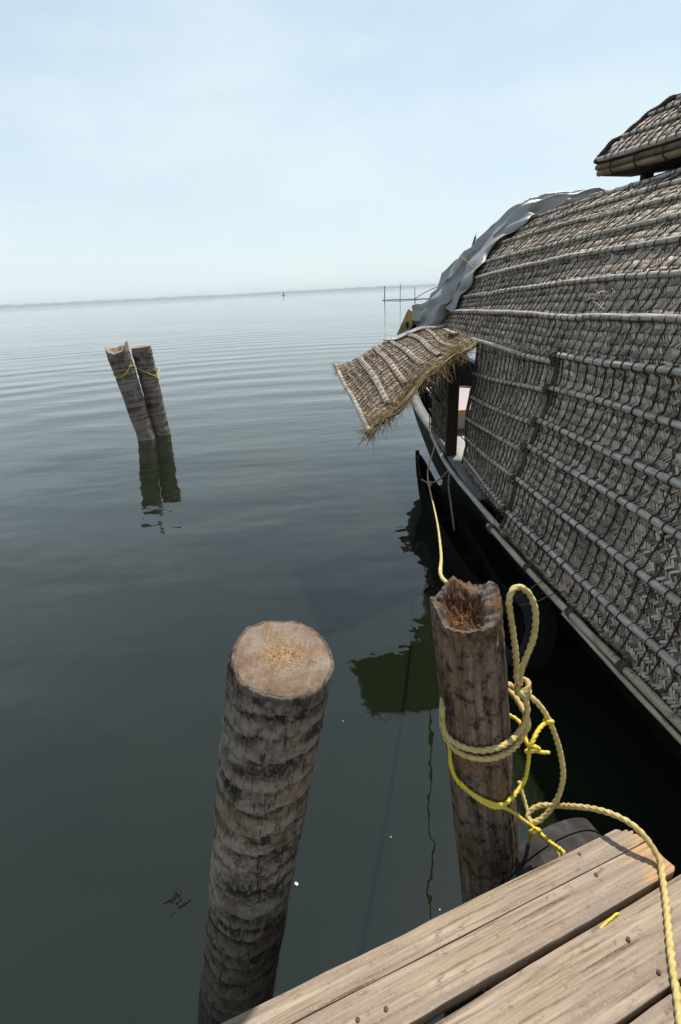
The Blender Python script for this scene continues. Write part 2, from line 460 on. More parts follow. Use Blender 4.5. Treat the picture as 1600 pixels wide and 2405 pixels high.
rad_ = t.math('ADD', ln.outputs['Value'], t.math('MULTIPLY', t.math('SUBTRACT', bg_, 0.5), 0.09))
pith = t.ramp(rad_, [(0.02, 0.75), (0.075, 0.0)])
c = t.mix(pith, c, t.ramp(sp, [(0.40, (0.10, 0.052, 0.024)), (0.52, (0.30, 0.185, 0.085)), (0.64, (0.44, 0.30, 0.16))]))
c = t.mix(t.ramp(rad_, [(0.108, 0.0), (0.120, 0.6)]), c, (0.33, 0.26, 0.19))
t.col(c); t.bump(t.math('ADD', sp, saw), 0.9, 0.004); M['sawn'] = t.set(0.9, 0.15)
# the old grey post
t = NT('old post')
gr = t.noise(t.coord((1, 1, 0.07)), 40, 7, 0.65, 0.3); sp = t.noise(t.coord((1, 1, 0.8)), 30, 6, 0.7); bg_ = t.noise(t.coord((1, 1, 0.5)), 7, 5, 0.6)
c = t.ramp(gr, [(0.34, (0.055, 0.037, 0.026)), (0.46, (0.18, 0.122, 0.085)), (0.58, (0.29, 0.21, 0.155)), (0.8, (0.40, 0.32, 0.255))])
c = t.mix(t.ramp(bg_, [(0.46, 0.0), (0.60, 0.7)]), c, (0.23, 0.125, 0.052))
c = t.mix(t.ramp(t.noise(t.coord((1, 1, 0.6)), 12, 6, 0.7), [(0.34, 0.9), (0.46, 0.0)]), c, (0.030, 0.022, 0.017))
c = t.mix(t.ramp(sp, [(0.38, 0.9), (0.50, 0.0)]), c, (0.022, 0.016, 0.013))
c = t.mix(t.ramp(t.noise(t.coord((1, 1, 0.9)), 60, 4, 0.7), [(0.56, 0.0), (0.68, 0.6)]), c, (0.30, 0.26, 0.22))
c = t.mix(t.ramp(t.noise(t.coord((1, 1, 0.05)), 16, 3, 0.5), [(0.66, 0.0), (0.70, 0.55)]), c, (0.42, 0.40, 0.37))
t.col(c); t.bump(t.math('ADD', gr, t.math('MULTIPLY', sp, 0.9)), 1.0, 0.016); M['old_post'] = t.set(0.9, 0.15)
t = NT('rotten core')
sp = t.noise(t.coord((1, 1, 1)), 95, 6, 0.75); b2 = t.noise(t.coord((1, 1, 1)), 22, 4, 0.6)
c = t.ramp(sp, [(0.34, (0.022, 0.010, 0.006)), (0.48, (0.13, 0.062, 0.035)), (0.6, (0.27, 0.15, 0.09)), (0.76, (0.42, 0.28, 0.20))])
c = t.mix(t.ramp(b2, [(0.52, 0.0), (0.64, 0.6)]), c, (0.33, 0.17, 0.055)); t.col(c); t.bump(sp, 1.0, 0.012); M['rot'] = t.set(0.95, 0.1)

t = NT('broken rim wood')
gr = t.noise(t.coord((1, 1, 0.3)), 45, 7, 0.7, 0.4); b2 = t.noise(t.coord((1, 1, 1)), 16, 5, 0.65)
c = t.ramp(gr, [(0.36, (0.035, 0.025, 0.020)), (0.48, (0.12, 0.094, 0.076)), (0.62, (0.20, 0.17, 0.145)), (0.8, (0.30, 0.265, 0.235))])
c = t.mix(t.ramp(b2, [(0.50, 0.0), (0.62, 0.7)]), c, (0.22, 0.11, 0.045)); t.col(c); t.bump(gr, 1.0, 0.014); M['rim_wood'] = t.set(0.9, 0.12)

# silver-grey tarpaulin
t = NT('grey tarpaulin')
wv = t.noise(t.coord((1, 1, 1)), 6, 4, 0.6)
c = t.ramp(wv, [(0.3, (0.24, 0.243, 0.242)), (0.7, (0.36, 0.362, 0.355))])
c = t.mix(t.ramp(t.noise(t.coord((1, 1, 1)), 26, 5, 0.65), [(0.56, 0.0), (0.72, 0.5)]), c, (0.22, 0.22, 0.21))
t.col(c); t.bump(t.noise(t.coord((1, 1, 1)), 30, 5, 0.6, 1.0), 0.35, 0.02); M['tarp'] = t.set(0.34, 0.5)

# murky lagoon water: mirror surface with slow swell, short ripples and old wake lines far out
t = NT('lagoon water')
geo = t.n('ShaderNodeNewGeometry')
def wc(scale, rot):
    m = t.n('ShaderNodeMapping'); m.inputs['Scale'].default_value = scale; m.inputs['Rotation'].default_value = (0, 0, rot)
    t.l(geo.outputs['Position'], m.inputs['Vector']); return m.outputs[0]
sep = t.n('ShaderNodeSeparateXYZ'); t.l(geo.outputs['Position'], sep.inputs[0])
far = t.n('ShaderNodeMapRange'); far.interpolation_type = 'SMOOTHSTEP'
far.inputs['From Min'].default_value = 3.5; far.inputs['From Max'].default_value = 16; t.l(sep.outputs['Y'], far.inputs['Value'])
patch = t.ramp(t.noise(wc((0.05, 0.22, 1), -0.1), 1.0, 3, 0.5), [(0.38, 0.15), (0.62, 1.0)])
swell = t.math('MULTIPLY', t.noise(wc((0.35, 1.0, 1), -0.12), 0.75, 3, 0.45), 0.045)
rip = t.math('MULTIPLY', t.math('MULTIPLY', t.noise(wc((0.30, 1.0, 1), -0.15), 2.2, 4, 0.55, 0.4), 0.009), t.math('MULTIPLY', far.outputs[0], patch))
near = t.math('MULTIPLY', t.noise(wc((1, 1, 1), 0.4), 3.2, 3, 0.45), 0.0048)
# old wake rings spreading from the moorings
wav = t.n('ShaderNodeTexWave'); wav.wave_type = 'RINGS'; wav.rings_direction = 'SPHERICAL'; wav.inputs['Scale'].default_value = 0.17
wav.inputs['Distortion'].default_value = 3.2; wav.inputs['Detail'].default_value = 2; wav.inputs['Detail Scale'].default_value = 0.35
wm = t.n('ShaderNodeMapping'); wm.inputs['Location'].default_value = (-0.25, -1.8, 0); t.l(geo.outputs['Position'], wm.inputs['Vector']); t.l(wm.outputs[0], wav.inputs['Vector'])
wk = t.math('MULTIPLY', t.math('MULTIPLY', wav.outputs['Fac'], 0.030), t.math('MULTIPLY', far.outputs[0], patch))
h = t.math('ADD', t.math('ADD', swell, rip), t.math('ADD', near, wk))
b = t.bump(h, 1.0, 1.0)
t.col((0.0070, 0.0102, 0.0044)); M['water'] = t.set(0.015, 0.5, IOR=1.62)

M['shore'] = m_wood('far trees', [(0.3, (0.03, 0.045, 0.025)), (0.7, (0.07, 0.09, 0.05))], (1, 1, 1), 0.02, 0.9, 0, 0.001)

# ------------------------------------------------------------------ water, far shore, haze
g_ = np.array([[(x, y, 0.0) for x in np.linspace(-6500, 6500, 14)] for y in np.linspace(-6500, 6500, 14)])
tag(obj('water', *grid_geo(g_), M['water'], sm=False, centre=False), kind='structure')

def shore():
    n = 420; az = np.linspace(math.radians(-62), math.radians(40), n); D = 4600
    top = np.array([19 + 8 * fbm((a * 60, 0, 3), 1, 4) + 5 * fbm((a * 9, 7, 1)) + 5 * max(0, -a) for a in az]).clip(4)
    rows = []
    for d, hz in ((0, 0.0), (20, 0.75), (90, 1.0), (260, 0.0)):
        rows.append(np.stack([np.sin(az) * (D + d), np.cos(az) * (D + d), top * hz - (0.3 if hz == 0 else 0)], -1))
    tag(obj('far_shore', *grid_geo(np.array(rows)), M['shore'], sm=False, centre=False), kind='structure')
shore()

hz = bpy.data.materials.new('humid air'); hz.use_nodes = True
hz.node_tree.nodes.clear()
ho = hz.node_tree.nodes.new('ShaderNodeOutputMaterial'); hv = hz.node_tree.nodes.new('ShaderNodeVolumePrincipled')
hv.inputs['Color'].default_value = (0.86, 0.94, 1.0, 1); hv.inputs['Density'].default_value = 0.00027
hz.node_tree.links.new(hv.outputs[0], ho.inputs['Volume'])
ho_ = obj('haze', *box_geo((0, 0, 14), (13600, 13600, 32)), hz, sm=False, centre=False)
tag(ho_, kind='stuff')

# ------------------------------------------------------------------ houseboat roof surface
def spline(xs, ys, x):
    xs = np.asarray(xs, float); ys = np.asarray(ys, float); n = len(xs); h = np.diff(xs)
    A = np.zeros((n, n)); b = np.zeros(n); A[0, 0] = A[-1, -1] = 1
    for i in range(1, n - 1):
        A[i, i - 1] = h[i - 1]; A[i, i] = 2 * (h[i - 1] + h[i]); A[i, i + 1] = h[i]
        b[i] = 3 * ((ys[i + 1] - ys[i]) / h[i] - (ys[i] - ys[i - 1]) / h[i - 1])
    c = np.linalg.solve(A, b); d = np.diff(c) / (3 * h); bb = np.diff(ys) / h - h * (2 * c[:-1] + c[1:]) / 3
    x = np.asarray(x, float); i = np.clip(np.searchsorted(xs, x) - 1, 0, n - 2); q = x - xs[i]
    return ys[i] + bb[i] * q + c[i] * q * q + d[i] * q ** 3

YC = [0.3, 1.3, 2.2, 3.4, 4.65, 5.7]
x34 = [1.169, 1.23, 1.275, 1.337, 1.39, 1.455, 1.475, 1.545, 1.65, 1.78, 1.93, 2.13, 2.35, 2.62, 3.05]
z34 = [.70, .868, 1.108, 1.341, 1.52, 1.742, 1.95, 2.169, 2.38, 2.545, 2.68, 2.81, 2.935, 3.05, 3.11]
x57 = [1.05, 1.09, 1.10, 1.11, 1.11, 1.12, 1.131, 1.23, 1.343, 1.406, 1.498, 1.667, 1.819, 2.003, 2.55]
z57 = [.85, 1.0, 1.2, 1.4, 1.6, 1.8, 1.984, 2.118, 2.256, 2.414, 2.559, 2.728, 2.837, 2.939, 3.08]
x46 = [1.13, 1.21, 1.221, 1.22, 1.249, 1.271, 1.289] + [x34[k] * .42 + x57[k] * .58 for k in range(7, 15)]
z46 = [.72, .885, 1.086, 1.291, 1.498, 1.702, 1.955] + [z34[k] * .45 + z57[k] * .55 + .01 for k in range(7, 15)]
XT = [[gx + (x34[k] - 1.169) * 1.06 for k in range(15)] for gx in (1.46, 1.375, 1.275)] + [x34, x46, x57]
ZT = [[z34[k] + .03 * min(k / 6, 1.0) - (.02 if 9 <= k <= 12 else 0) for k in range(15)] for _ in range(3)] + [z34, z46, z57]
XT = np.array(XT); ZT = np.array(ZT)


class Surf:
    """position / outward normal on a curved sheet, in metres along it (u) and across it (w)"""
    def __init__(self, us, ws, P, flip=1):
        self.us, self.ws, self.P = us, ws, P
        du = np.gradient(P, axis=0); dv = np.gradient(P, axis=1)
        N = np.cross(du, dv) * flip; self.N = N / (np.linalg.norm(N, axis=2)[..., None] + 1e-12)

    def at(self, u, w, h=0.0):
        u = np.asarray(u, float); w = np.asarray(w, float)
        fu = np.clip(np.interp(u, self.us, np.arange(len(self.us))), 0, len(self.us) - 1.001)
        fw = np.clip(np.interp(w, self.ws, np.arange(len(self.ws))), 0, len(self.ws) - 1.001)
        i = fu.astype(int); j = fw.astype(int); a = (fu - i)[..., None]; b = (fw - j)[..., None]
        def bl(G): return (G[i, j] * (1 - a) + G[i + 1, j] * a) * (1 - b) + (G[i, j + 1] * (1 - a) + G[i + 1, j + 1] * a) * b
        n = bl(self.N)
        return bl(self.P) + n * np.asarray(h)[..., None], n


_us = np.linspace(0.3, 5.7, 110); _vs = np.linspace(0, 14, 141)
_xk = np.array([spline(YC, XT[:, k], _us) for k in range(15)]); _zk = np.array([spline(YC, ZT[:, k], _us) for k in range(15)])
_G = np.zeros((len(_us), len(_vs), 3))
for i_, u_ in enumerate(_us):
    _G[i_, :, 0] = spline(np.arange(15), _xk[:, i_], _vs); _G[i_, :, 1] = u_; _G[i_, :, 2] = spline(np.arange(15), _zk[:, i_], _vs)
for i_, u_ in enumerate(_us):
    for j_, v_ in enumerate(_vs):
        sag = .010 * noise.noise(Vector((u_ * 2.2, v_ * .55, 3.0))) + .006 * noise.noise(Vector((u_ * 6, v_ * 1.5, 8.0))) - .006 * math.sin(math.pi * (v_ % 1)) ** 2
        _G[i_, j_] += np.array([-sag * .8, 0, sag * .5])
_i34 = int(np.argmin(abs(_us - 3.0)))
_arc = np.concatenate([[0], np.cumsum(np.linalg.norm(np.diff(_G[_i34], axis=0), axis=1))])
ROOF = Surf(_us, _arc, _G, -1)
WK = [float(np.interp(k, _vs, _arc)) for k in range(15)]          # arc position of each rod


def floats(S, u0, u1, w0, w1, c, along, wob=0.004, lift=0.02, mask=None):
    """3-over-3 twill: every visible float of a woven strip as a little arched blade.
    returns verts (n,8,3), random tone per float with caught light painted into one set, centre points"""
    sg = -1 if along else 1
    r2 = math.sqrt(2)
    pm = (u0 + w0) / r2 / c; pM = (u1 + w1) / r2 / c; qm = (u0 - w1) / r2 / c; qM = (u1 - w0) / r2 / c
    I, J = np.meshgrid(np.arange(int(pm) - 3, int(pM) + 3), np.arange(int(qm) - 3, int(qM) + 3), indexing='ij')
    k = (I + sg * J) % 6
    A = (k == 0); Bm = (k == 3) if sg == 1 else (k == 5)
    out = []
    for sel, isA in ((A, 1), (Bm, 0)):
        i = I[sel].astype(float); j = J[sel].astype(float)
        p = (i + 1.5 if isA else i + .5); q = (j + .5 if isA else j + 1.5)
        if isA and sg == -1: pass
        u = (p + q) / r2 * c; w = (p - q) / r2 * c
        ok = (u > u0) & (u < u1) & (w > w0) & (w < w1)
        if mask is not None: ok &= mask(u, w)
        u, w = u[ok], w[ok]; n = len(u)
        d = np.array([1, 1]) / r2 if isA else np.array([1, -1]) / r2
        e = np.array([-d[1], d[0]])
        an = rng.normal(0, .05, n); ca, sa = np.cos(an)[:, None], np.sin(an)[:, None]
        dd = d * ca + e * sa; ee = e * ca - d * sa
        u = u + wob * np.sin(w * 31 + u * 7) + rng.normal(0, .0008, n); w = w + wob * np.sin(u * 23 + w * 5) + rng.normal(0, .0008, n)
        wd = c * rng.uniform(.80, .99, n)
        st = np.array([-1.5, -1.0, 1.0, 1.5]) * c * 1.02
        hh = np.tile(np.array([-.0010, .0022, .0022, -.0010]), (n, 1)) + rng.normal(0, .0006, (n, 1))
        lf = rng.random(n) < lift
        hh[lf, 3] += rng.uniform(.003, .013, lf.sum())
        rl = rng.normal(0, .0011, n)
        V = np.zeros((n, 4, 2, 3))
        for a in range(4):
            for b_, s_ in enumerate((-.5, .5)):
                uu = u + dd[:, 0] * st[a] + ee[:, 0] * wd * s_; ww = w + dd[:, 1] * st[a] + ee[:, 1] * wd * s_
                pos, _ = S.at(uu, ww, hh[:, a] + rl * s_ * 2)
                V[:, a, b_] = pos
        out.append((V.reshape(n, 8, 3), np.clip(rng.normal(.66 if isA else .40, .16, n), 0, 1)))  # one strip direction made paler, as if catching more light
    V = np.vstack([o[0] for o in out]); R = np.concatenate([o[1] for o in out])
    return V, R

_FQ = np.array([[0, 1, 3, 2], [2, 3, 5, 4], [4, 5, 7, 6]])


def float_mesh(name, V, R, mat, parent):
    n = len(V)
    F = (np.arange(n)[:, None, None] * 8 + _FQ[None]).reshape(-1, 4)
    me = fast_mesh(name, V.reshape(-1, 3), F)
    at = me.attributes.new('rnd', 'FLOAT', 'FACE'); at.data.foreach_set('value', np.repeat(R, 3).astype(np.float32))
    o = link(name, me, mat, parent, sm=True)
    o['kind'] = 'stuff'
    return o


def in_view(P):
    q = P - np.array([0, 0, CAM_Z]); f = np.array(_f); z = q @ f
    return (np.abs(q @ np.array(_x) / z) < 0.66) & (np.abs(q @ np.array(_y) / z) < 1.0), z


# ------------------------------------------------------------------ the houseboat
BOAT = empty('houseboat', (2.6, 3.0, 0.0))
tag(BOAT, 'thatched houseboat with woven palm roof lashed to bamboo rods, black hull', 'houseboat')

# hull -----------------------------------------------------------------
def hull():
    ys = np.array([-3.0, -1.0, .3, 1.3, 2.2, 3.4, 4.65, 5.56, 6.6, 7.5, 8.2, 8.6])
    xl = np.array([1.9, 1.62, 1.50, 1.42, 1.32, 1.215, 1.17, 1.11, 1.01, 1.06, 1.16, 1.20])
    zg = np.array([.66, .65, .64, .64, .645, .65, .71, .82, 1.03, 1.38, 1.78, 2.02])
    xr = np.array([4.0, 4.5, 4.65, 4.7, 4.7, 4.6, 4.2, 3.6, 2.8, 2.0, 1.45, 1.28])
    yy = np.linspace(-3, 8.6, 70)
    a = spline(ys, xl, yy); z = spline(ys, zg, yy); b = spline(ys, xr, yy)
    c = (a + b) / 2; kz = -.45 + np.clip((yy - 5.5) / 3.1, 0, 1) ** 1.6 * 2.1
    rows = []
    for s, hgt in ((0, 1), (.05, .72), (.12, .42), (.24, .15), (.5, 0), (.76, .15), (.88, .42), (.95, .72), (1, 1)):
        rows.append(np.stack([a + (b - a) * s, yy, kz + (z - kz) * hgt], -1))
    o = obj('hull', *grid_geo(np.array(rows)), M['tar'], BOAT); solid(o, 0.04, 0)
    # strake lines on the near side
    for fr in (.80, .56, .34):
        P = np.stack([a + (b - a) * (.05 * (1 - fr) / .28 if fr > .7 else .05 + .07 * (.72 - fr) / .3) - .012, yy, kz + (z - kz) * fr], -1)
        obj('strake_seam', *tube_geo(P, .012, 6), M['tar'], o)
    # gunwale plank
    for side, x0 in (('l', a), ('r', b)):
        sgn = 1 if side == 'l' else -1
        m = (yy > 3.9) & (yy < 7.3) if side == 'l' else (yy > -2.8)
        pts = np.stack([np.stack([x0[m] - sgn * .03, yy[m], z[m] + .012], -1), np.stack([x0[m] + sgn * .09, yy[m], z[m] + .02], -1)])
        g = obj('gunwale_plank', *grid_geo(pts), M['grey_deck'] if side == 'l' else M['tar'], BOAT, sm=False); solid(g, .03, -1)
    return a, yy, z
HA, HY, HZ = hull()

# deck inside, bow platform seen through the side opening
d_ = obj('deck', *merge([box_geo((2.9, 4.0, .70), (3.1, 4.0, .03)), box_geo((2.35, 6.0, .72), (2.0, .6, .03))]), M['pale_deck'], BOAT, sm=False)
for i in range(7):
    b_ = obj('deck_board', *box_geo((1.34 + i * .22, 5.45, .765), (.205, 1.4, .02)), M['pale_deck'], d_, sm=False)
bp = obj('bow_platform', *box_geo((2.05, 6.75, 1.03), (1.45, 1.55, .05)), M['paint_pink'], BOAT, sm=False)
bevel(bp, .008)
obj('platform_ledge', *box_geo((2.05, 5.955, 1.015), (1.45, .035, .075)), M['new_wood'], bp, sm=False)
obj('platform_riser', *box_geo((2.05, 5.985, .90), (1.40, .03, .15)), M['paint_pink'], bp, sm=False)
obj('platform_rim', *box_geo((2.2, 7.60, 1.12), (1.6, .05, .14), rot=-.12), M['paint_red'], bp, sm=False)
# door post and lattice screen forward of the opening
dp = obj('door_post', *box_geo((1.165, 5.07, 1.36), (.11, .09, 1.25)), M['dark_wood'], BOAT, sm=False); bevel(dp, .008)
obj('door_post', *box_geo((1.335, 4.60, 1.32), (.06, .06, 1.24)), M['dark_wood'], BOAT, sm=False)

# roof mats -------------------------------------------------------------
W6 = WK[6]
def backing(name, u0, u1, w0, w1, nu, nw, h):
    U, Wd = np.meshgrid(np.linspace(u0, u1, nu), np.linspace(w0, w1, nw), indexing='ij')
    P, _ = ROOF.at(U, Wd, np.full(U.shape, h)); return P
P1 = backing('side', .35, 3.40, 0.03, W6, 40, 24, -.012)
SIDE = obj('side_mat', *grid_geo(P1), M['backing'], BOAT); solid(SIDE, .02, 0)
P2 = backing('front', 3.42, 4.65, 0.12, W6, 24, 24, -.020)
FRONT = obj('front_side_mat', *grid_geo(P2), M['backing'], BOAT); solid(FRONT, .02, 0)
P3 = backing('roof', .35, 5.7, W6, WK[14], 60, 40, -.012)
ROOFM = obj('roof_mat', *grid_geo(P3), M['backing'], BOAT); solid(ROOFM, .02, 0)
# far half of the arch, behind the crest
Gm = _G[::4, ::6].copy(); cx = _G[::4, -1, 0][:, None]; Gm[..., 0] = 2 * cx - Gm[..., 0] + .002; Gm[..., 2] -= .012
fr_ = obj('far_side_mat', *grid_geo(Gm), M['backing'], BOAT); solid(fr_, .02, 0)

CELL = .0142
Va, Ra = floats(ROOF, .55, 3.40, .035, W6 + .01, CELL, True)
ctr = Va.mean(1); vis, dep = in_view(ctr)
size = np.where(vis & (dep > .5), 1.0 / dep, -1)
order = np.argsort(-size)
pick = order[:300]; rest = np.setdiff1d(np.arange(len(Va)), pick)
# only what the camera side of the boat can show
keep = ctr[rest][:, 1] > 1.2
float_mesh('woven_strips', Va[rest][keep], Ra[rest][keep], M['strip'], SIDE)
_sv = np.array([(x, y * .9, z) for x, z in ((-1.5, -.0012), (-1.0, .003), (1.0, .003), (1.5, -.0012)) for y in (-.5, .5)])
_sv[:, :2] *= CELL
_sm = fast_mesh('weave_strip', _sv, _FQ[:, ::-1].copy()); smooth(_sm); _sm.materials.append(M['strip_one'])
for ii in pick:
    v = Va[ii]; c_ = v.mean(0); ex = (v[6] + v[7] - v[0] - v[1]); ex /= np.linalg.norm(ex)
    ey = (v[3] + v[5] - v[2] - v[4]); ey -= ex * (ey @ ex); ey /= np.linalg.norm(ey); ez = np.cross(ex, ey)
    mx = Matrix((ex.tolist(), ey.tolist(), ez.tolist())).transposed().to_4x4()
    if ez @ (np.array([0, 0, CAM_Z]) - c_) < 0: mx = mx @ Matrix.Rotation(math.pi, 4, 'X')
    o = bpy.data.objects.new('weave_strip', _sm); COL.objects.link(o); o.parent = SIDE
    mx.translation = Vector(c_.tolist()) - wloc(SIDE); o.matrix_local = mx
Vb, Rb = floats(ROOF, 3.40, 4.65, .12, W6 - .005, CELL, False)
float_mesh('woven_strips', Vb, Rb, M['strip'], FRONT)
Vc, Rc = floats(ROOF, 1.6, 5.69, W6 - .01, WK[14], CELL, True)
float_mesh('woven_strips', Vc, Rc, M['strip'], ROOFM)


def rod_geo(u0, u1, w, R, S=ROOF, hc=.72, wobble=.004, seed=0, ns=10, dw=0.0):
    n = max(6, int((u1 - u0) / .035)); u = np.linspace(u0, u1, n); r_ = np.random.default_rng(seed)
    ph = r_.uniform(0, 6, 4)
    ww = w + dw * np.linspace(-1, 1, n) + wobble * (np.sin(u * 2.1 + ph[0]) + .6 * np.sin(u * 5.3 + ph[1]))
    hh = R * hc + wobble * .5 * np.sin(u * 3.7 + ph[2]) + .002
    P, _ = S.at(u, ww, hh)
    Rr = R * (1 + .03 * np.sin(u * 4 + ph[3]) + .05 * np.sin(u * 17 + ph[1]) * r_.random(n))
    nd = .30 + .1 * r_.random(); x = (u + ph[2]) % nd
    Rr = Rr * (1 + .10 * np.exp(-((x - nd / 2) / .02) ** 2))
    Rr = Rr * np.linspace(1.04, .94, n)
    return tube_geo(P, Rr, ns)

RAD = {0: .018, 1: .0185, 2: .0185, 3: .0185, 4: .019, 5: .019, 6: .020, 7: .019, 8: .0165, 9: .0165, 10: .0155, 11: .015, 12: .015, 13: .016}
for k in range(1, 7):
    obj('bamboo_rod', *rod_geo(.5, 3.42 + .03 * math.sin(k * 5), WK[k], RAD[k], seed=k), M['bamboo'], SIDE)
    if k < 6: obj('bamboo_rod', *rod_geo(3.44, 4.66 + .02 * math.sin(k * 3), WK[k] - .03 + (.03 if k < 3 else 0), RAD[k] * .88, seed=20 + k), M['bamboo'], FRONT)
splits = {7: [(1.4, 3.36), (3.30, 5.70)], 8: [(1.4, 5.1), (5.0, 5.72)], 9: [(1.5, 3.5), (3.45, 5.72)], 10: [(1.6, 5.72)], 11: [(1.7, 4.3), (4.2, 5.72)], 12: [(1.8, 5.72)], 13: [(2.0, 5.72)]}
for k, L_ in splits.items():
    for q, (a_, b_) in enumerate(L_):
        obj('bamboo_rod', *rod_geo(a_, b_, WK[k] + (.018 if q else 0), RAD[k], seed=40 + k * 3 + q, dw=.004 if k != 7 else .01), M['bamboo'], ROOFM)
# hinge rod over the side opening, carrying the awning
obj('bamboo_rod', *rod_geo(3.44, 5.73, W6 - .016, .019, seed=77, dw=.026, hc=1.1), M['bamboo'], ROOFM)


def lash_geo(y0, ws, w_end, rods, S=ROOF, r=.0042, slope=0.0, seed=0, ns=6, kink=.003):
    """one coir line running across the mat and over every rod. rods: list of (w, R)"""
    rr = np.random.default_rng(seed)
    w = list(np.arange(ws, w_end, .03))
    for wk, R in rods:
        w += [wk + R * q for q in (-1.5, -1.16, -1.0, -.75, -.4, 0, .4, .75, 1.0, 1.16, 1.5)]
    w = np.unique(np.clip(np.array(w), ws, w_end)); w = w[np.concatenate([[True], np.diff(w) > 1e-4])]
    h = np.full(len(w), r * .9 + .003)
    for wk, R in rods:
        d = np.abs(w - wk); m = d < (R + r)
        h[m] = np.maximum(h[m], R * .72 + np.sqrt((R + r) ** 2 - d[m] ** 2))
    ph = rr.uniform(0, 6, 3)
    u = y0 + slope * (w - W6) + kink * (np.sin(w * 9 + ph[0]) + .6 * np.sin(w * 23 + ph[1]))
    P, _ = S.at(u, w, h)
    return tube_geo(P, r * (1 + .15 * np.sin(w * 40 + ph[2])), ns)

rods_all = [(WK[k], RAD[k]) for k in range(1, 14)]
rods_side = [(WK[k], RAD[k]) for k in range(1, 7)]
rods_front = [(WK[k] - .03 + (.03 if k < 3 else 0) - (.01 if k == 6 else 0), RAD[k] * (.88 if k < 6 else 1.15)) for k in range(1, 7)]
rods_top = [(WK[k], RAD[k]) for k in range(7, 14)]
y = 1.28; i = 0
while y < 5.66:
    rr = random.uniform(.0032, .0044)
    if y < 3.38:
        obj('lashing_rope', *lash_geo(y, .05, W6 + .06, rods_side, r=rr, seed=i, slope=random.uniform(-.02, .02)), M['coir'], SIDE)
    elif y < 4.63:
        obj('lashing_rope', *lash_geo(y, .14, W6, rods_front, r=rr * .8, seed=i, slope=random.uniform(-.01, .01)), M['coir'], FRONT)
    if y > 2.1:
        obj('lashing_rope', *lash_geo(y + .03, W6 + .02, WK[14] - .06, rods_top, r=rr * .72, seed=i + 200, slope=random.uniform(-.03, .03)), M['coir'], ROOFM)
    y += random.uniform(.078, .096) * (1 if y < 3.4 else .82); i += 1
# thick seam ropes where the mats overlap, and along the front edge
for yy_, w0, w1, r in ((3.42, .03, W6 + .05, .010), (3.395, .03, W6 + .02, .008), (4.66, .12, W6, .012), (4.645, .2, W6, .009), (5.69, W6, WK[13], .011)):
    obj('seam_rope', *lash_geo(yy_, w0, w1, [], r=r, seed=int(yy_ * 100), kink=.008, ns=8), M['coir_brown'], FRONT if yy_ < 5 else ROOFM)


def fibre_geo(c, n, L, r, dirn=(0, 0, -1), spread=.8, rs=None):
    """a small tuft of loose fibres"""
    rs = rs or np.random.default_rng(1)
    parts = []
    for _ in range(n):
        d = np.array(dirn, float) + rs.normal(0, spread, 3); d /= np.linalg.norm(d)
        l = L * rs.uniform(.4, 1.2); c0 = np.array(c) + rs.normal(0, L * .12, 3); b = rs.normal(0, .35, 3) * l
        P = np.array([c0, c0 + d * l * .5 + b * .5, c0 + d * l + b * 1.2 + np.array([0, 0, -.15 * l])])
        parts.append(tube_geo(catmull(P, l / 5), np.linspace(r, r * .5, len(catmull(P, l / 5))), 3, cap=False))
    return parts
rs = np.random.default_rng(11)
# knots of lashing on every rod at the seam
parts = []
for k in range(1, 7):
    P, n = ROOF.at(np.array([3.43]), np.array([WK[k]]), np.array([.03])); parts.append((P[0], n[0]))
for p, n in parts:
    G = []
    for q in range(5):
        th = np.linspace(0, 2 * np.pi, 14) ; off = (q - 2) * .008
        ring = np.stack([p[0] + .026 * np.cos(th) * n[0] , p[1] + off + .004 * np.sin(th * 2 + q), p[2] - .012 + .028 * np.sin(th) ], -1)
        ring += n * .0; G.append(tube_geo(ring, .0055, 6, cap=False))
    G += fibre_geo(p, 10, .05, .0013, n, .7, rs)
    obj('knot', *merge(G), M['coir_brown'], FRONT)
# frayed bottom edge of the mats (too fine to count)
G = []
for yq in np.arange(1.3, 4.6, .012):
    P, n = ROOF.at(np.array([yq]), np.array([.035 if yq < 3.4 else .12]), np.array([.0]))
    G += fibre_geo(P[0] + rs.normal(0, .012, 3), 2, .055, .0014, (-.4, 0, -.5), .9, rs)
o = obj('frayed_edge', *merge(G), M['coir_brown'], SIDE); o['kind'] = 'stuff'
G = []
for yq in np.arange(1.4, 3.5, .05):
    P, n = ROOF.at(np.array([yq]), np.array([rs.uniform(.02, .06)]), np.array([.0]))
    G += fibre_geo(P[0], 5, .045, .0016, (-.3, 0, .1), 1.0, rs)
o = obj('straw_wisps', *merge(G), M['coir_brown'], SIDE); o['kind'] = 'stuff'
G = []
for _ in range(260):
    u_ = rs.uniform(1.5, 5.6); w_ = rs.uniform(.2, WK[13])
    if w_ < W6 and u_ > 4.6: continue
    P, n = ROOF.at(np.array([u_]), np.array([w_]), np.array([.01]))
    G += fibre_geo(P[0], 2, .07, .0011, n[0] * .3, .8, rs)
o = obj('loose_fibres', *merge(G), M['straw'], ROOFM); o['kind'] = 'stuff'

G = []
for q in range(26):
    P, n = ROOF.at(np.array([3.22 + rs.normal(0, .05)]), np.array([WK[7] + .13 + rs.normal(0, .035)]), np.array([.012]))
    G += fibre_geo(P[0], 1, .06, .0035, n[0] * .2, .9, rs)
o = obj('torn_strips', *merge(G), M['scrap_straw'], ROOFM); o['kind'] = 'stuff'

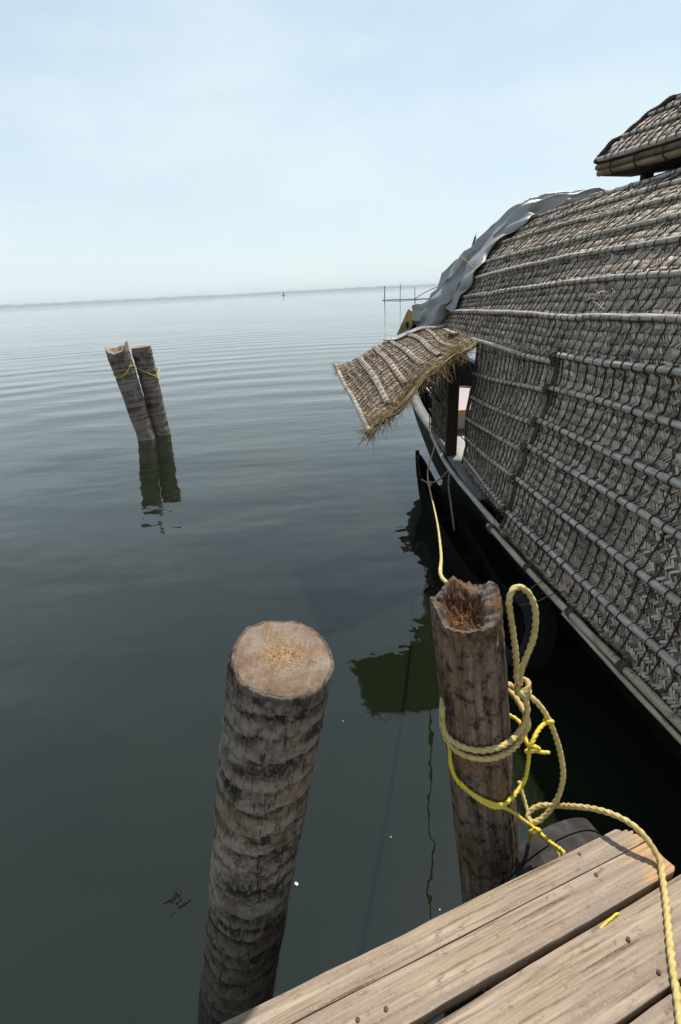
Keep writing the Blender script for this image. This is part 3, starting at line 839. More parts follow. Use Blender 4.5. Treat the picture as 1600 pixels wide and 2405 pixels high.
# poles along the gunwale, tied on
def pole(name, pts, r, mat, parent, seed=0):
    P = catmull(pts, .05); rs_ = np.random.default_rng(seed); s = np.arange(len(P)) * .05
    R = r * (1 + .05 * np.sin(s * 9 + seed) + .10 * np.exp(-(((s + seed * .07) % .42 - .21) / .018) ** 2)) * np.linspace(1.06, .92, len(P))
    P = P + np.stack([np.sin(s * 3 + seed), np.zeros(len(s)), np.cos(s * 2.3 + seed)], -1) * .004
    return obj(name, *tube_geo(P, R, 10), mat, parent)
pole('gunwale_pole', [(1.52, -.2, .70), (1.43, .9, .70), (1.335, 1.6, .70), (1.26, 2.2, .70), (1.19, 2.8, .705), (1.115, 3.52, .705)], .021, M['bamboo_buff'], BOAT, 2)
pole('gunwale_pole', [(1.36, 1.3, .665), (1.275, 2.0, .665), (1.225, 2.4, .668)], .013, M['bamboo_buff'], BOAT, 3)
pole('gunwale_pole', [(1.20, 3.35, .70), (1.13, 4.1, .72), (1.085, 4.8, .76), (1.075, 5.65, .86)], .021, M['bamboo'], BOAT, 5)
for yq in (1.9, 2.35, 2.85, 3.45):
    x_ = np.interp(yq, [1.6, 2.2, 2.8, 3.52], [1.335, 1.26, 1.19, 1.115])
    G = []
    for q in range(6):
        th = np.linspace(0, 2 * np.pi, 16); c0 = np.array([x_ + .008, yq + (q - 2.5) * .007, .705])
        G.append(tube_geo(np.stack([c0[0] + .032 * np.cos(th), c0[1] + .006 * np.sin(th + q), c0[2] + .028 * np.sin(th)], -1), .0045, 6, cap=False))
    G += fibre_geo((x_ + .03, yq, .72), 16, .06, .0016, (.1, 0, .2), .9, rs)
    obj('pole_lashing', *merge(G), M['coir_brown'], BOAT)
# red and blue rag ends showing under the mat edge
obj('rag', *tube_geo(catmull([(1.335, 1.86, .70), (1.35, 1.78, .705), (1.36, 1.70, .70)], .01), .010, 6), M['paint_red'], BOAT)
t = NT('faded blue cloth'); t.col(t.ramp(t.noise(t.coord(), 40, 3), [(0.3, (.12, .17, .22)), (.7, (.28, .36, .42))])); M['blue'] = t.set(.9, .1)
obj('rag', *tube_geo(catmull([(1.37, 1.68, .70), (1.39, 1.58, .705), (1.40, 1.48, .70)], .01), .014, 6), M['blue'], BOAT)

# lattice screen beyond the opening
lp = [np.array([1.145, 5.22, .86]), np.array([1.075, 5.72, .90]), np.array([1.12, 5.22, 1.72]), np.array([1.06, 5.72, 1.82])]
def lat(u, v): return lp[0] * (1 - u) * (1 - v) + lp[1] * u * (1 - v) + lp[2] * (1 - u) * v + lp[3] * u * v
LG = np.array([[lat(u, v) for v in np.linspace(0, 1, 8)] for u in np.linspace(0, 1, 5)])
SCR = obj('lattice_screen', *grid_geo(LG + np.array([.02, 0, 0])), M['backing'], BOAT); solid(SCR, .012, 0)
LS = Surf(np.linspace(0, .5, 5), np.linspace(0, .9, 8), LG, -1)
Vl, Rl = floats(LS, 0.01, .49, .01, .89, CELL * 1.2, False)
float_mesh('woven_strips', Vl, Rl, M['straw_strip'], SCR)
for v in np.linspace(.08, .95, 6):
    obj('bamboo_rod', *tube_geo(np.array([lat(0, v), lat(.5, v), lat(1, v)]) - np.array([.012, 0, 0]), .011, 8), M['bamboo_dark'], SCR)
for u in np.linspace(.05, .95, 8):
    obj('lashing_rope', *tube_geo(np.array([lat(u, q) for q in np.linspace(0, 1, 10)]) - np.array([.018, 0, 0]), .005, 6), M['coir'], SCR)

# awning over the opening -------------------------------------------------
AH0, AH1 = np.array([1.275, 4.66, 1.965]), np.array([1.115, 5.70, 2.0])      # hinge near, far
AO0, AO1 = np.array([.262, 3.86, 1.415]), np.array([.03, 5.0, 1.722])          # outer near, far
def awn(u, v):   # u along the boat, v hinge -> outer edge
    p = AH0 * (1 - u) * (1 - v) + AH1 * u * (1 - v) + AO0 * (1 - u) * v + AO1 * u * v
    p = p + np.array([0, 0, .07 * math.sin(v * math.pi) + .014 * math.sin(u * 9 + v * 4) + .010 * math.sin(v * 15 + u * 5)])
    p = p + np.array([-.02, -.03, -.03]) * (1 - u) ** 2 * (math.sin(v * 8 + 1) + .5 * math.sin(v * 19))
    return p + np.array([0, 0, -.05 * (1 - u) ** 3 * math.sin(v * math.pi)])
au, av = np.linspace(0, 1, 21), np.linspace(0, 1, 31)
AG = np.array([[awn(u, v) for v in av] for u in au])
ALU = float(np.linalg.norm(AH1 - AH0)); ALV = float(np.linalg.norm(AO0 - AH0))
AW = Surf(au * ALU, av * ALV, AG, 1)
if AW.N[10, 10, 2] < 0: AW.N *= -1
AWN = obj('awning', *grid_geo(AG - AW.N * .010), M['backing'], BOAT); solid(AWN, .012, 0)
Vw, Rw = floats(AW, 0.0, ALU, 0.0, ALV, .016, True, wob=.008, lift=.08)
float_mesh('woven_strips', Vw, Rw, M['straw_strip'], AWN)
for q, v in enumerate((.17, .33, .49, .65, .80)):
    a0 = .10 + .05 * math.sin(q * 7); n = 22
    uu = np.linspace(a0, .97, n) * ALU; ww = np.full(n, v * ALV) + .006 * np.sin(uu * 7 + q)
    P, Nn = AW.at(uu, ww, np.full(n, .009)); tdir = np.gradient(P, axis=0); tdir /= np.linalg.norm(tdir, axis=1)[:, None]
    sd = np.cross(Nn, tdir); wdt = .028
    pts = np.stack([P - sd * wdt, P - sd * wdt * .6 + Nn * .010, P + sd * wdt * .6 + Nn * .010, P + sd * wdt], 1)
    s_ = obj('split_bamboo_slat', *grid_geo(pts), M['slat'], AWN); solid(s_, .004, 0)
P = np.array([awn(u, 1.0) for u in np.linspace(-.01, 1.02, 30)]) + np.array([0, 0, .008])
obj('outer_rod', *tube_geo(P, .021 * (1 + .08 * np.sin(np.arange(30) * 1.1)), 10), M['bamboo'], AWN)
rods_aw = [(v * ALV, .016) for v in (.17, .33, .49, .65, .80)] + [(ALV - .005, .024)]
uq = .03
while uq < ALU - .01:
    obj('lashing_rope', *lash_geo(uq, 0.0, ALV, rods_aw, S=AW, r=random.uniform(.0022, .0032), seed=int(uq * 999), kink=.006), M['coir_brown'], AWN)
    uq += random.uniform(.042, .058)
# straw binding along the near edge and loose ends
for q in range(14):
    n = 26; vv = np.linspace(0.0, 1.0, n); off = rs.normal(0, 1, 3)
    pts = np.array([awn(.015 + .02 * math.sin(v * 7 + q), v) for v in vv]) + np.stack([.012 * np.sin(vv * 11 + off[0]), .014 * np.sin(vv * 9 + off[1]) - .012, .018 * np.sin(vv * 13 + off[2] * 3) - .014], -1)
    obj('straw_binding', *tube_geo(catmull(pts, .02), .0055, 6, twist=.05, depth=.3), M['straw'], AWN)
G = []
for _ in range(420):
    v = rs.uniform(0, 1) ** .8; p = awn(rs.uniform(-.015, .07), v) + np.array([0, 0, rs.uniform(-.05, .012)]); G += fibre_geo(p, 3, .10, .0021, (-.75, -.35, -.35), .65, rs)
for _ in range(420):
    p = awn(rs.uniform(.02, 1) ** 1.5, rs.uniform(0, 1)); G += fibre_geo(p + np.array([0, 0, .012]), 2, .09, .0013, (-.3, -.3, .15), .8, rs)
for _ in range(40): G += fibre_geo(awn(rs.uniform(.9, 1.02), 1.0), 3, .07, .0014, (-.2, .3, .5), .7, rs)
for _ in range(30): G += fibre_geo(awn(rs.uniform(0, .05), 1.0), 2, .06, .002, (-.3, -.3, -.6), .6, rs)
o = obj('straw_fringe', *merge(G), M['straw'], AWN); o['kind'] = 'stuff'
# prop holding the awning's near side
obj('awning_prop', *tube_geo(np.array([awn(.45, .52) - np.array([0, 0, .02]), (1.13, 5.45, 1.25)]), .012, 8), M['bamboo_dark'], AWN)

# prow piece of fresh timber
V = np.array([(1.02, 8.45, 1.72), (1.18, 8.45, 1.72), (1.20, 8.60, 1.72), (1.04, 8.60, 1.72), (1.19, 8.35, 2.10), (1.375, 8.42, 1.985), (1.36, 8.58, 1.985), (1.21, 8.5, 2.10)])
pr = obj('prow_block', V, [(3, 2, 1, 0), (4, 5, 6, 7), (0, 1, 5, 4), (1, 2, 6, 5), (2, 3, 7, 6), (3, 0, 4, 7)], M['new_wood'], BOAT, sm=False); bevel(pr, .006)

# raised cap roof -----------------------------------------------------------
ce = np.array([(2.36, 3.30), (2.46, 3.405), (2.58, 3.50), (2.80, 3.645), (3.02, 3.745), (3.35, 3.83), (3.75, 3.85)])
cs = np.concatenate([[0], np.cumsum(np.linalg.norm(np.diff(ce, axis=0), axis=1))])
cw = np.linspace(0, cs[-1], 40); cu = np.linspace(1.6, 5.2, 50)
CG = np.zeros((50, 40, 3))
for i_, u_ in enumerate(cu):
    dz = -.084 * (5.2 - u_) + .012 * (5.2 - u_) ** 2
    CG[i_, :, 0] = spline(cs, ce[:, 0], cw) + .02 * (5.2 - u_); CG[i_, :, 1] = u_; CG[i_, :, 2] = spline(cs, ce[:, 1], cw) + dz
CAPS = Surf(cu, cw, CG, -1)
CAP = obj('cap_roof', *grid_geo(CG - CAPS.N * .012), M['backing'], BOAT); solid(CAP, .02, 0)
Vd, Rd = floats(CAPS, 3.0, 5.19, .03, cs[-1] - .01, CELL * 1.1, True)
float_mesh('woven_strips', Vd, Rd, M['strip'], CAP)
CR = [(.02, .020), (.26, .014), (.50, .014), (.74, .014), (.98, .014)]
for q, (w, R) in enumerate(CR):
    obj('bamboo_rod', *rod_geo(1.7, 5.22, w, R, S=CAPS, seed=90 + q), M['bamboo'], CAP)
P, _ = CAPS.at(np.linspace(1.7, 5.21, 60), np.full(60, .0), np.zeros(60))
wv_ = .004 * np.sin(np.linspace(0, 19, 60))[:, None]
obj('eave_pole', *tube_geo(P + np.array([.012, 0, -.030]) + wv_, .022, 10), M['bamboo_dark'], CAP)
obj('eave_pole', *tube_geo(P + np.array([.030, -.01, -.072]) - wv_, .026, 10), M['bamboo_eave'], CAP)
obj('eave_pole', *tube_geo(P + np.array([.075, 0, -.050]), .024, 10), M['bamboo_dark'], CAP)
bo = obj('eave_shade_sheet', *grid_geo(np.stack([P + np.array([.06, 0, -.085]), P + np.array([.32, 0, -.10]), P + np.array([.75, 0, -.06])])), M['dark_wood'], CAP, sm=False); solid(bo, .02, 0)  # dark sheet added for the black shade under the cap
for q in range(0, 58, 6):
    th = np.linspace(0, 2 * np.pi, 16); c0 = P[q] + np.array([.035, 0, -.045])
    obj('eave_lashing', *tube_geo(np.stack([c0[0] + .062 * np.cos(th), c0[1] + .012 * np.sin(th), c0[2] + .062 * np.sin(th)], -1), .006, 6, cap=False), M['coir'], CAP)
P, _ = CAPS.at(np.full(40, 5.2), np.linspace(0, cs[-1], 40), np.full(40, .012))
Pv = catmull(P, .01); sv_ = np.arange(len(Pv)); Pv = Pv + np.stack([.006 * np.sin(sv_ * .21), .006 * np.sin(sv_ * .13), .010 * np.sin(sv_ * .11) + .006 * np.sin(sv_ * .37)], -1)
obj('verge_roll', *tube_geo(Pv, .024 * (1 + .25 * np.sin(sv_ * .17) * np.sin(sv_ * .05)), 9, twist=.07, lobes=3, depth=.3), M['coir'], CAP)
for q, yq in enumerate(np.arange(3.3, 5.15, .105)):
    obj('lashing_rope', *lash_geo(yq, 0.0, cs[-1] - .02, CR, S=CAPS, r=.004, seed=500 + q, slope=.04), M['coir'], CAP)
for (x_, y_) in ((2.72, 5.02), (2.75, 3.6)):
    c_ = obj('cap_post', *box_geo((x_, y_, 3.13), (.075, .075, .30)), M['dark_wood'], BOAT, sm=False)
obj('cap_beam', *box_geo((2.80, 4.0, 3.125), (.09, 2.3, .06)), M['dark_wood'], BOAT, sm=False)

# ------------------------------------------------------------------ tarpaulin bunched along the front arch
def tarpaulin():
    arch = [(2.62, 5.52, 3.10), (2.36, 5.62, 3.04), (2.003, 5.70, 2.95), (1.819, 5.72, 2.85), (1.667, 5.73, 2.74), (1.498, 5.74, 2.57), (1.406, 5.75, 2.42), (1.30, 5.76, 2.24), (1.20, 5.78, 2.12), (1.10, 5.80, 2.00), (1.03, 5.80, 1.93)]
    P = catmull(arch, .02); n = len(P); s = np.linspace(0, 1, n)
    T, N, B = frames(P)
    T = np.gradient(P, axis=0); T /= np.linalg.norm(T, axis=1)[:, None]
    Yv = np.tile(np.array([0, 1.0, 0]), (n, 1)); out = np.cross(Yv, T); out /= np.linalg.norm(out, axis=1)[:, None]
    out *= np.sign(out[:, 2:3] + .3 * -out[:, 0:1])
    rt = np.random.default_rng(5)
    ids = np.linspace(0, n - 1, 24).astype(int); m = 19
    rad = np.interp(s, [0, .05, .22, .45, .55, .68, .85, .95, 1], [.03, .08, .112, .098, .085, .122, .17, .175, .13])
    V = np.zeros((len(ids), m, 3))
    for ii, i in enumerate(ids):
        q = s[i] * 5.0; ctr_ = P[i] + out[i] * rad[i] * .5 + Yv[i] * .01
        for j in range(m):
            a = 2 * math.pi * (j % (m - 1)) / (m - 1) + (.16 * rt.normal() if 0 < j < m - 1 else 0); ca, sa = math.cos(a), math.sin(a)
            n1 = 1 - abs(noise.noise(Vector((ca * 1.2 + q * .3, sa * 1.2, q * .55)))) * 2.4
            k_ = ((j % 2) * 2 - 1) * .20 * math.sin(ii * .30 + j * .9)
            r = rad[i] * (.66 + .42 * n1 + k_ + .09 * rt.normal())
            V[ii, j] = ctr_ + out[i] * r * sa * 1.15 + Yv[i] * r * ca * .9 + T[i] * .03 * rt.normal()
        V[ii, m - 1] = V[ii, 0]
    o = obj('tarpaulin', *grid_geo(V), M['tarp'])
    cr_ = o.data.attributes.new('crease_edge', 'FLOAT', 'EDGE'); cr_.data.foreach_set('value', np.where(rt.random(len(o.data.edges)) < .45, rt.uniform(.5, .9, len(o.data.edges)), .1).astype(np.float32))
    sb = o.modifiers.new('folds', 'SUBSURF'); sb.levels = 3; sb.render_levels = 3
    solid(o, .003, 0)
    tag(o, 'crumpled silver-grey tarpaulin bunched along the front edge of the thatched roof', 'tarpaulin')
    # loose hem lying back over the thatch, thin and wavy
    ns_ = 70; w_in = np.interp(np.linspace(0, 1, ns_), [0, .1, .5, 1], [WK[13] - .05, WK[13] - .1, WK[10], WK[7]])
    G = []
    for k in range(7):
        u_ = 5.70 - (.02 + .030 * k) * (1 + .30 * np.sin(np.linspace(0, 13, ns_)) + .12 * np.sin(np.linspace(0, 37, ns_) + 1))
        hgt_ = .045 + .05 * (1 - k / 6) + .014 * np.sin(np.linspace(0, 26, ns_) + k * .8) * (.4 + k / 8)
        G.append(ROOF.at(u_, w_in, hgt_)[0])
    hm_ = obj('hem', *grid_geo(np.array(G)), M['tarp'], o); solid(hm_, .003, 0)
    # flat corner lying on the awning
    G = []
    for u in np.linspace(.60, 1.03, 16):
        row = []
        for v in np.linspace(-.04, .56, 18):
            lim = np.interp(v, [-.04, .3, .56], [.80, .86, .97]); uu = max(u, lim) if u < lim else u
            p = awn(uu, v) + np.array([0, 0, .024 + .012 * noise.noise(Vector((u * 9, v * 9, 2)))]); row.append(p)
        G.append(row)
    f = obj('flat_corner', *grid_geo(np.array(G)), M['tarp'], o); solid(f, .004, 0)
    for (x_, z_) in ((1.33, 2.40), (1.28, 2.25)):
        th = np.linspace(0, 2 * np.pi, 14); c0 = np.array([x_, 5.78, z_])
        obj('eyelet', *tube_geo(np.stack([c0[0] - .14 + .014 * np.cos(th), np.full(14, c0[1] - .02), c0[2] + .014 * np.sin(th)], -1), .004, 6, cap=False), M['black_shade_rubber'], o)
    obj('tie_string', *tube_geo(catmull([(1.30, 5.6, 2.66), (1.36, 5.52, 2.60), (1.42, 5.46, 2.53)], .01), .006, 6), M['rope'], o)
tarpaulin()

# ------------------------------------------------------------------ mooring posts
def axis_matrix(top, bot):
    z = (Vector(top) - Vector(bot)).normalized(); x = Vector((1, 0, 0)); x = (x - z * x.dot(z)).normalized(); yv = z.cross(x)
    m = Matrix((x, yv, z)).transposed().to_4x4(); m.translation = Vector(top); return m

def place(o, root, mx):
    o.parent = root; o.matrix_parent_inverse = Matrix.Translation(-root.location); o.matrix_world = mx
    o.matrix_basis = mx

def post_shell(r_top, r_bot, L, rim, na, nz, disp):
    th = np.linspace(0, 2 * np.pi, na, endpoint=False); V = np.zeros((nz, na, 3))
    for j in range(nz):
        f = j / (nz - 1)
        for i, a in enumerate(th):
            z = rim(a) * (1 - f) + (-L) * f
            r = (r_top + (r_bot - r_top) * f) + disp(a, z)
            V[j, i] = (r * math.cos(a), r * math.sin(a), z)
    V = V.reshape(-1, 3)
    j = np.arange(nz - 1)[:, None] * na; i = np.arange(na)[None]; i2 = (i + 1) % na
    F = np.stack([j + i, j + na + i, j + na + i2, j + i2], -1).reshape(-1, 4)
    return V, F, th

def disk(th, r, zf, rings, disp):
    V = []; na = len(th)
    for q in rings:
        for a in th: V.append((r(a) * q * math.cos(a), r(a) * q * math.sin(a), zf(a, q) + disp(a, q)))
    V.append((0, 0, zf(0, 0) + disp(0, 0))); F = []
    for k in range(len(rings) - 1):
        for i in range(na):
            i2 = (i + 1) % na; F.append((k * na + i, k * na + i2, (k + 1) * na + i2, (k + 1) * na + i))
    k = len(rings) - 1
    for i in range(na): F.append((k * na + i, k * na + (i + 1) % na, len(V) - 1))
    return np.array(V), F

# near coconut trunk with a clean sawn top
def coconut_post():
    top, bot = (-.160, .998, 1.600), (-.470, .944, .066)
    root = empty('mooring_post', (-.488, .94, 0)); L = 2.15
    tag(root, 'thick ringed coconut trunk post with flat sawn top, nearest the camera', 'mooring post')
    mx = axis_matrix(top, bot)
    rim = lambda a: .020 * math.sin(a) * 1.0 - .004 * math.cos(a)
    steps = [0.0]
    while steps[-1] < L: steps.append(steps[-1] + random.uniform(.045, .095))
    st = np.array(steps)
    def ring_d(a, z): return -z + .014 * math.sin(a + 1.0) + .012 * fbm((math.cos(a) * .8, math.sin(a) * .8, z * 1.5), 1.5) + .004 * noise.noise(Vector((math.cos(a) * 5, math.sin(a) * 5, z * 5)))
    def disp(a, z):
        d = ring_d(a, z)
        k = int(np.searchsorted(st, d)); lo = st[max(k - 1, 0)]; hi = st[min(k, len(st) - 1)]; f = (d - lo) / max(hi - lo, .01)
        saw = (.0075 * (f - .35)) * (.6 + .9 * noise.noise(Vector((math.cos(a) * 1.5, math.sin(a) * 1.5, k * 1.7))))
        return saw + .0035 * fbm((math.cos(a) * 1.2, math.sin(a) * 1.2, z * 2), 3, 4) + .0012 * noise.noise(Vector((math.cos(a) * 9, math.sin(a) * 9, z * 14))) - .010 * min(1, max(0, (d - .25) * 2.0)) * .5
    V, F, th = post_shell(.125, .122, L, rim, 120, 300, disp)
    o = obj('trunk', V, F, M['trunk'], centre=False)
    rv = []
    for x_, y_, z_ in V:
        a = math.atan2(y_, x_); d = ring_d(a, z_); k = int(np.searchsorted(st, d)); lo = st[max(k - 1, 0)]; hi = st[min(k, len(st) - 1)]
        rv.append((d - lo) / max(hi - lo, .01) * .8 + .2 * math.sin(k * 12.9898) ** 2)
    at_ = o.data.attributes.new('ring', 'FLOAT', 'POINT'); at_.data.foreach_set('value', np.array(rv, dtype=np.float32))
    place(o, root, mx)
    rr = lambda a: (.125 + disp(a, rim(a))) * .965
    V, F = disk(th, rr, lambda a, q: rim(a) * q + .004, [1.0, .97, .8, .6, .4, .2], lambda a, q: .0015 * noise.noise(Vector((math.cos(a) * q * 6, math.sin(a) * q * 6, 3))) - (.006 if q == 1.0 else 0))
    o = obj('sawn_top', V, F, M['sawn'], centre=False); place(o, root, mx)
    V2 = []
    for q, zo in ((1.045, -.010), (1.035, .0015), (.99, .002), (.955, -.004)):
        for a in th: V2.append((rr(a) / .965 * q * .985 * math.cos(a), rr(a) / .965 * q * .985 * math.sin(a), rim(a) + zo + .0022 * noise.noise(Vector((math.cos(a) * 12, math.sin(a) * 12, q)))))
    na = len(th); F2 = [(k * na + i, k * na + (i + 1) % na, (k + 1) * na + (i + 1) % na, (k + 1) * na + i) for k in range(3) for i in range(na)]
    o = obj('bark_rim', np.array(V2), F2, M['rim_wood'], centre=False); place(o, root, mx)
    # a loose pale fibre hanging off the shaded side
    V, F = tube_geo(catmull([(-.315, .965, .52), (-.298, .95, .42), (-.305, .94, .32), (-.325, .94, .24)], .01), .0016, 5)
    obj('hanging_fibre', V, F, M['straw'], root)
coconut_post()

def rotten_post():
    top, bot = (.344, 1.224, 1.551), (.464, 1.134, .435)
    root = empty('mooring_post', (.512, 1.10, 0)); L = 1.75
    tag(root, 'weathered brown post with rotted jagged hollow top, wrapped in yellow rope', 'mooring post')
    mx = axis_matrix(top, bot)
    A = np.radians([-180, -160, -140, -115, -95, -75, -50, -30, -10, 10, 30, 45, 60, 75, 88, 96, 104, 115, 130, 145, 160, 180])
    Hh = [.048, .040, -.012, -.016, -.014, -.020, -.012, .006, .030, .050, .052, .030, .026, .032, .044, .060, .050, .036, .028, .016, .036, .048]
    def rim(a):
        a = (a + math.pi) % (2 * math.pi) - math.pi
        return float(np.interp(a, A, Hh)) + .007 * noise.noise(Vector((math.cos(a) * 7, math.sin(a) * 7, 2))) + .005 * noise.noise(Vector((math.cos(a) * 19, math.sin(a) * 19, 4)))
    def disp(a, z):
        c, s = math.cos(a), math.sin(a)
        d = .005 * fbm((c * 1.0, s * 1.0, z * 1.2), 2.0, 4) + .0022 * noise.noise(Vector((c * 5, s * 5, z * 9))) + .0014 * noise.noise(Vector((c * 16, s * 16, z * 20))) + .0025 * fbm((c * 3, s * 3, z * 20), 2, 3) * (1 if z > -.12 else .4)
        d -= .010 * math.exp(-((z + .055) / .030) ** 2) * max(0, math.sin(-a)) * (1 + noise.noise(Vector((c * 6, s * 6, z * 30))))
        d -= .005 * math.exp(-((math.sin((a + .9) / 2)) / .012) ** 2)
        return d
    V, F, th = post_shell(.098, .107, L, rim, 150, 230, disp)
    o = obj('trunk', V, F, M['old_post'], centre=False); place(o, root, mx)
    ro = lambda a: .098 + disp(a, rim(a))
    ta = np.radians([-180, -135, -90, -45, 0, 45, 90, 135, 180]); tv = [.78, .76, .72, .58, .46, .50, .80, .88, .78]
    def thick(a):
        a = (a + math.pi) % (2 * math.pi) - math.pi
        return float(np.interp(a, ta, tv)) + .07 * noise.noise(Vector((math.cos(a) * 4, math.sin(a) * 4, 5))) + .04 * noise.noise(Vector((math.cos(a) * 11, math.sin(a) * 11, 8)))
    rings = [1.0, .95, .89, .83, .77, .71, .65, .59, .53, .46, .38, .3, .2, .1]
    na = len(th); V = []; TK = [thick(a) for a in th]
    for k, q in enumerate(rings):
        for i, a in enumerate(th):
            e = rim(a); c, s_ = math.cos(a) * q, math.sin(a) * q; d = TK[i] - q
            z = e - (1 - q) * .035 + .004 * fbm((c * 4, s_ * 4, 2), 2, 3)
            if d > 0:
                z = z * (1 - min(1, d * 2)) - .010 - .030 * min(1, d * 3.0) + .030 * fbm((c * 2.6, s_ * 2.6, 1), 3, 5) + .010 * noise.noise(Vector((c * 17, s_ * 17, 7)))
            V.append((ro(a) * c * (1 + (.012 * noise.noise(Vector((i * .9, k, 1))) if d > 0 else 0)), ro(a) * s_, z))
    V.append((0, 0, -.040)); V = np.array(V)
    Fr, Fh = [], []
    for k in range(len(rings) - 1):
        for i in range(na):
            i2 = (i + 1) % na; f = (k * na + i, k * na + i2, (k + 1) * na + i2, (k + 1) * na + i)
            (Fr if (rings[k] + rings[k + 1]) / 2 > TK[i] else Fh).append(f)
    k = len(rings) - 1
    for i in range(na): Fh.append((k * na + i, k * na + (i + 1) % na, len(V) - 1))
    o = obj('rotted_hollow', V, Fh, M['rot'], centre=False); place(o, root, mx)
    o = obj('broken_rim', V.copy(), Fr, M['rim_wood'], centre=False); place(o, root, mx)
rotten_post()

def far_post(top, bot, r0, r1, rim, label, torn):
    root = empty('mooring_post', (bot[0], bot[1], 0)); L = (Vector(top) - Vector(bot)).length + .8
    tag(root, label, 'mooring post')
    mx = axis_matrix(top, bot)
    disp = lambda a, z: .012 * fbm((math.cos(a), math.sin(a), z * 1.5), 2, 4) + .010 * (((-z + .02 * math.sin(a)) % .16) / .16 - .5) * (0 if torn else 1) + .005 * noise.noise(Vector((math.cos(a) * 6, math.sin(a) * 6, z * 9)))
    V, F, th = post_shell(r0, r1, L, rim, 56, 90, disp)
    o = obj('trunk', V, F, M['far_trunk'], centre=False); place(o, root, mx)
    ro = lambda a: r0 + disp(a, rim(a))
    V, F = disk(th, ro, lambda a, q: rim(a) * q if not torn else rim(a) * (1 if q > .9 else .55) - .02 * (1 - q), [1.0, .85, .6, .3], lambda a, q: 0 if q > .9 else .01 * noise.noise(Vector((math.cos(a) * 5 * q, math.sin(a) * 5 * q, 2))))
    o = obj('cut_top' if not torn else 'broken_top', V, F, M['sawn'], centre=False); place(o, root, mx)
    return root
def torn_rim(a):
    a = (a + math.pi) % (2 * math.pi) - math.pi
    return float(np.interp(a, np.radians([-180, -140, -90, -50, -10, 20, 60, 110, 150, 180]), [.10, .02, -.07, -.04, .10, .12, .03, -.02, .06, .10])) + .02 * noise.noise(Vector((math.cos(a) * 5, math.sin(a) * 5, 1)))
fp1 = far_post((-3.83, 9.62, 1.62), (-3.60, 9.55, 0), .20, .135, torn_rim, 'leaning post with broken notched top, left of the pair standing in open water', True)
fp2 = far_post((-3.50, 9.90, 1.63), (-3.40, 9.85, 0), .175, .15, lambda a: .01 * math.sin(a), 'flat-topped ringed post, right of the pair standing in open water', False)
# yellow cord tied round both
c1, c2 = np.array([-3.775, 9.60, 1.20]), np.array([-3.475, 9.88, 1.20])
pts = []
for a in np.linspace(math.radians(200), math.radians(330), 8): pts.append(c1 + np.array([.195 * math.cos(a), .195 * math.sin(a), .03 - .12 * math.sin((a - 3.49) * 1.4) + .05 * (a - 3.49)]))
for a in np.linspace(math.radians(235), math.radians(365), 8): pts.append(c2 + np.array([.185 * math.cos(a), .185 * math.sin(a), .08 - .10 * (a - 4.1)]))
for a in np.linspace(math.radians(30), math.radians(195), 8): pts.append((c1 + c2) / 2 + np.array([.37 * math.cos(a), .22 + .26 * math.sin(a), 0]))
tag(rope_obj('tie_rope', pts, .0085, M['rope_yellow'], ns=8, fine=4, pitch=.09), 'thin yellow cord tied round the pair of posts standing in open water', 'rope')

# ------------------------------------------------------------------ jetty
JET = empty('jetty', (.45, .75, 0)); tag(JET, 'weathered plank jetty corner in the lower right with nailed boards', 'jetty')
PZ = .9; PT = .045
def plank(outline, mat, seed, z=PZ, split=None):
    """outline: ordered points (x, y) of the top face; grain axis along local X"""
    O = np.array(outline); c = O.mean(0); a = math.radians(20.3)
    R = np.array([[math.cos(a), math.sin(a)], [-math.sin(a), math.cos(a)]])
    Lc = (O - c) @ R.T
    me = bpy.data.meshes.new('plank'); n = len(Lc)
    V = [(x, y_, 0) for x, y_ in Lc] + [(x, y_, -PT) for x, y_ in Lc]
    F = [tuple(range(n)), tuple(range(2 * n - 1, n - 1, -1))] + [((i + 1) % n, i, n + i, n + (i + 1) % n) for i in range(n)]
    me.from_pydata(V, [], F); me.update()
    o = bpy.data.objects.new('plank', me); COL.objects.link(o); me.materials.append(mat)
    o.parent = JET; o.location = Vector((c[0], c[1], z)) - JET.location; o.rotation_euler = (0, 0, a)
    bevel(o, .0018 if seed < 3 else .0035, 2)
    return o

def edge(p, q, n, amp, seed):
    r_ = np.random.default_rng(seed); t_ = np.linspace(0, 1, n); P = np.outer(1 - t_, p) + np.outer(t_, q); d = np.array(q) - np.array(p); nn = np.array([-d[1], d[0]]) / np.linalg.norm(d)
    k = np.convolve(r_.normal(0, 1, n + 8), np.ones(5) / 5, 'same')[4:-4]
    return (P + nn * (k * amp * np.sin(t_ * np.pi) ** .5)[:, None]).tolist()
# outer plank, in two halves along its long split
outer = edge((-.75, .455), (.764, 1.003), 40, .0022, 1)
ragged = [(.774, 1.0015), (.781, .9955), (.787, .9985), (.797, 1.0015), (.799, .9945), (.806, .9965), (.813, .9975), (.812, .990), (.806, .986), (.818, .987), (.824, .980), (.822, .976), (.832, .976), (.838, .968)]
cut0 = edge((.838, .966), (-.80, .372), 40, .0012, 2)
p1 = plank(outer + ragged + cut0[1:], M['plank_torn'], 1)
cut1 = edge((-.80, .3705), (.8385, .9645), 40, .0012, 2)
end2 = [(.845, .958), (.851, .945), (.853, .930), (.858, .915), (.866, .902), (.872, .892), (.866, .882)]
low1 = edge((.862, .879), (-.72, .285), 40, .0035, 4)
plank(cut1 + end2 + low1, M['plank_torn'], 2, z=PZ - .0015)
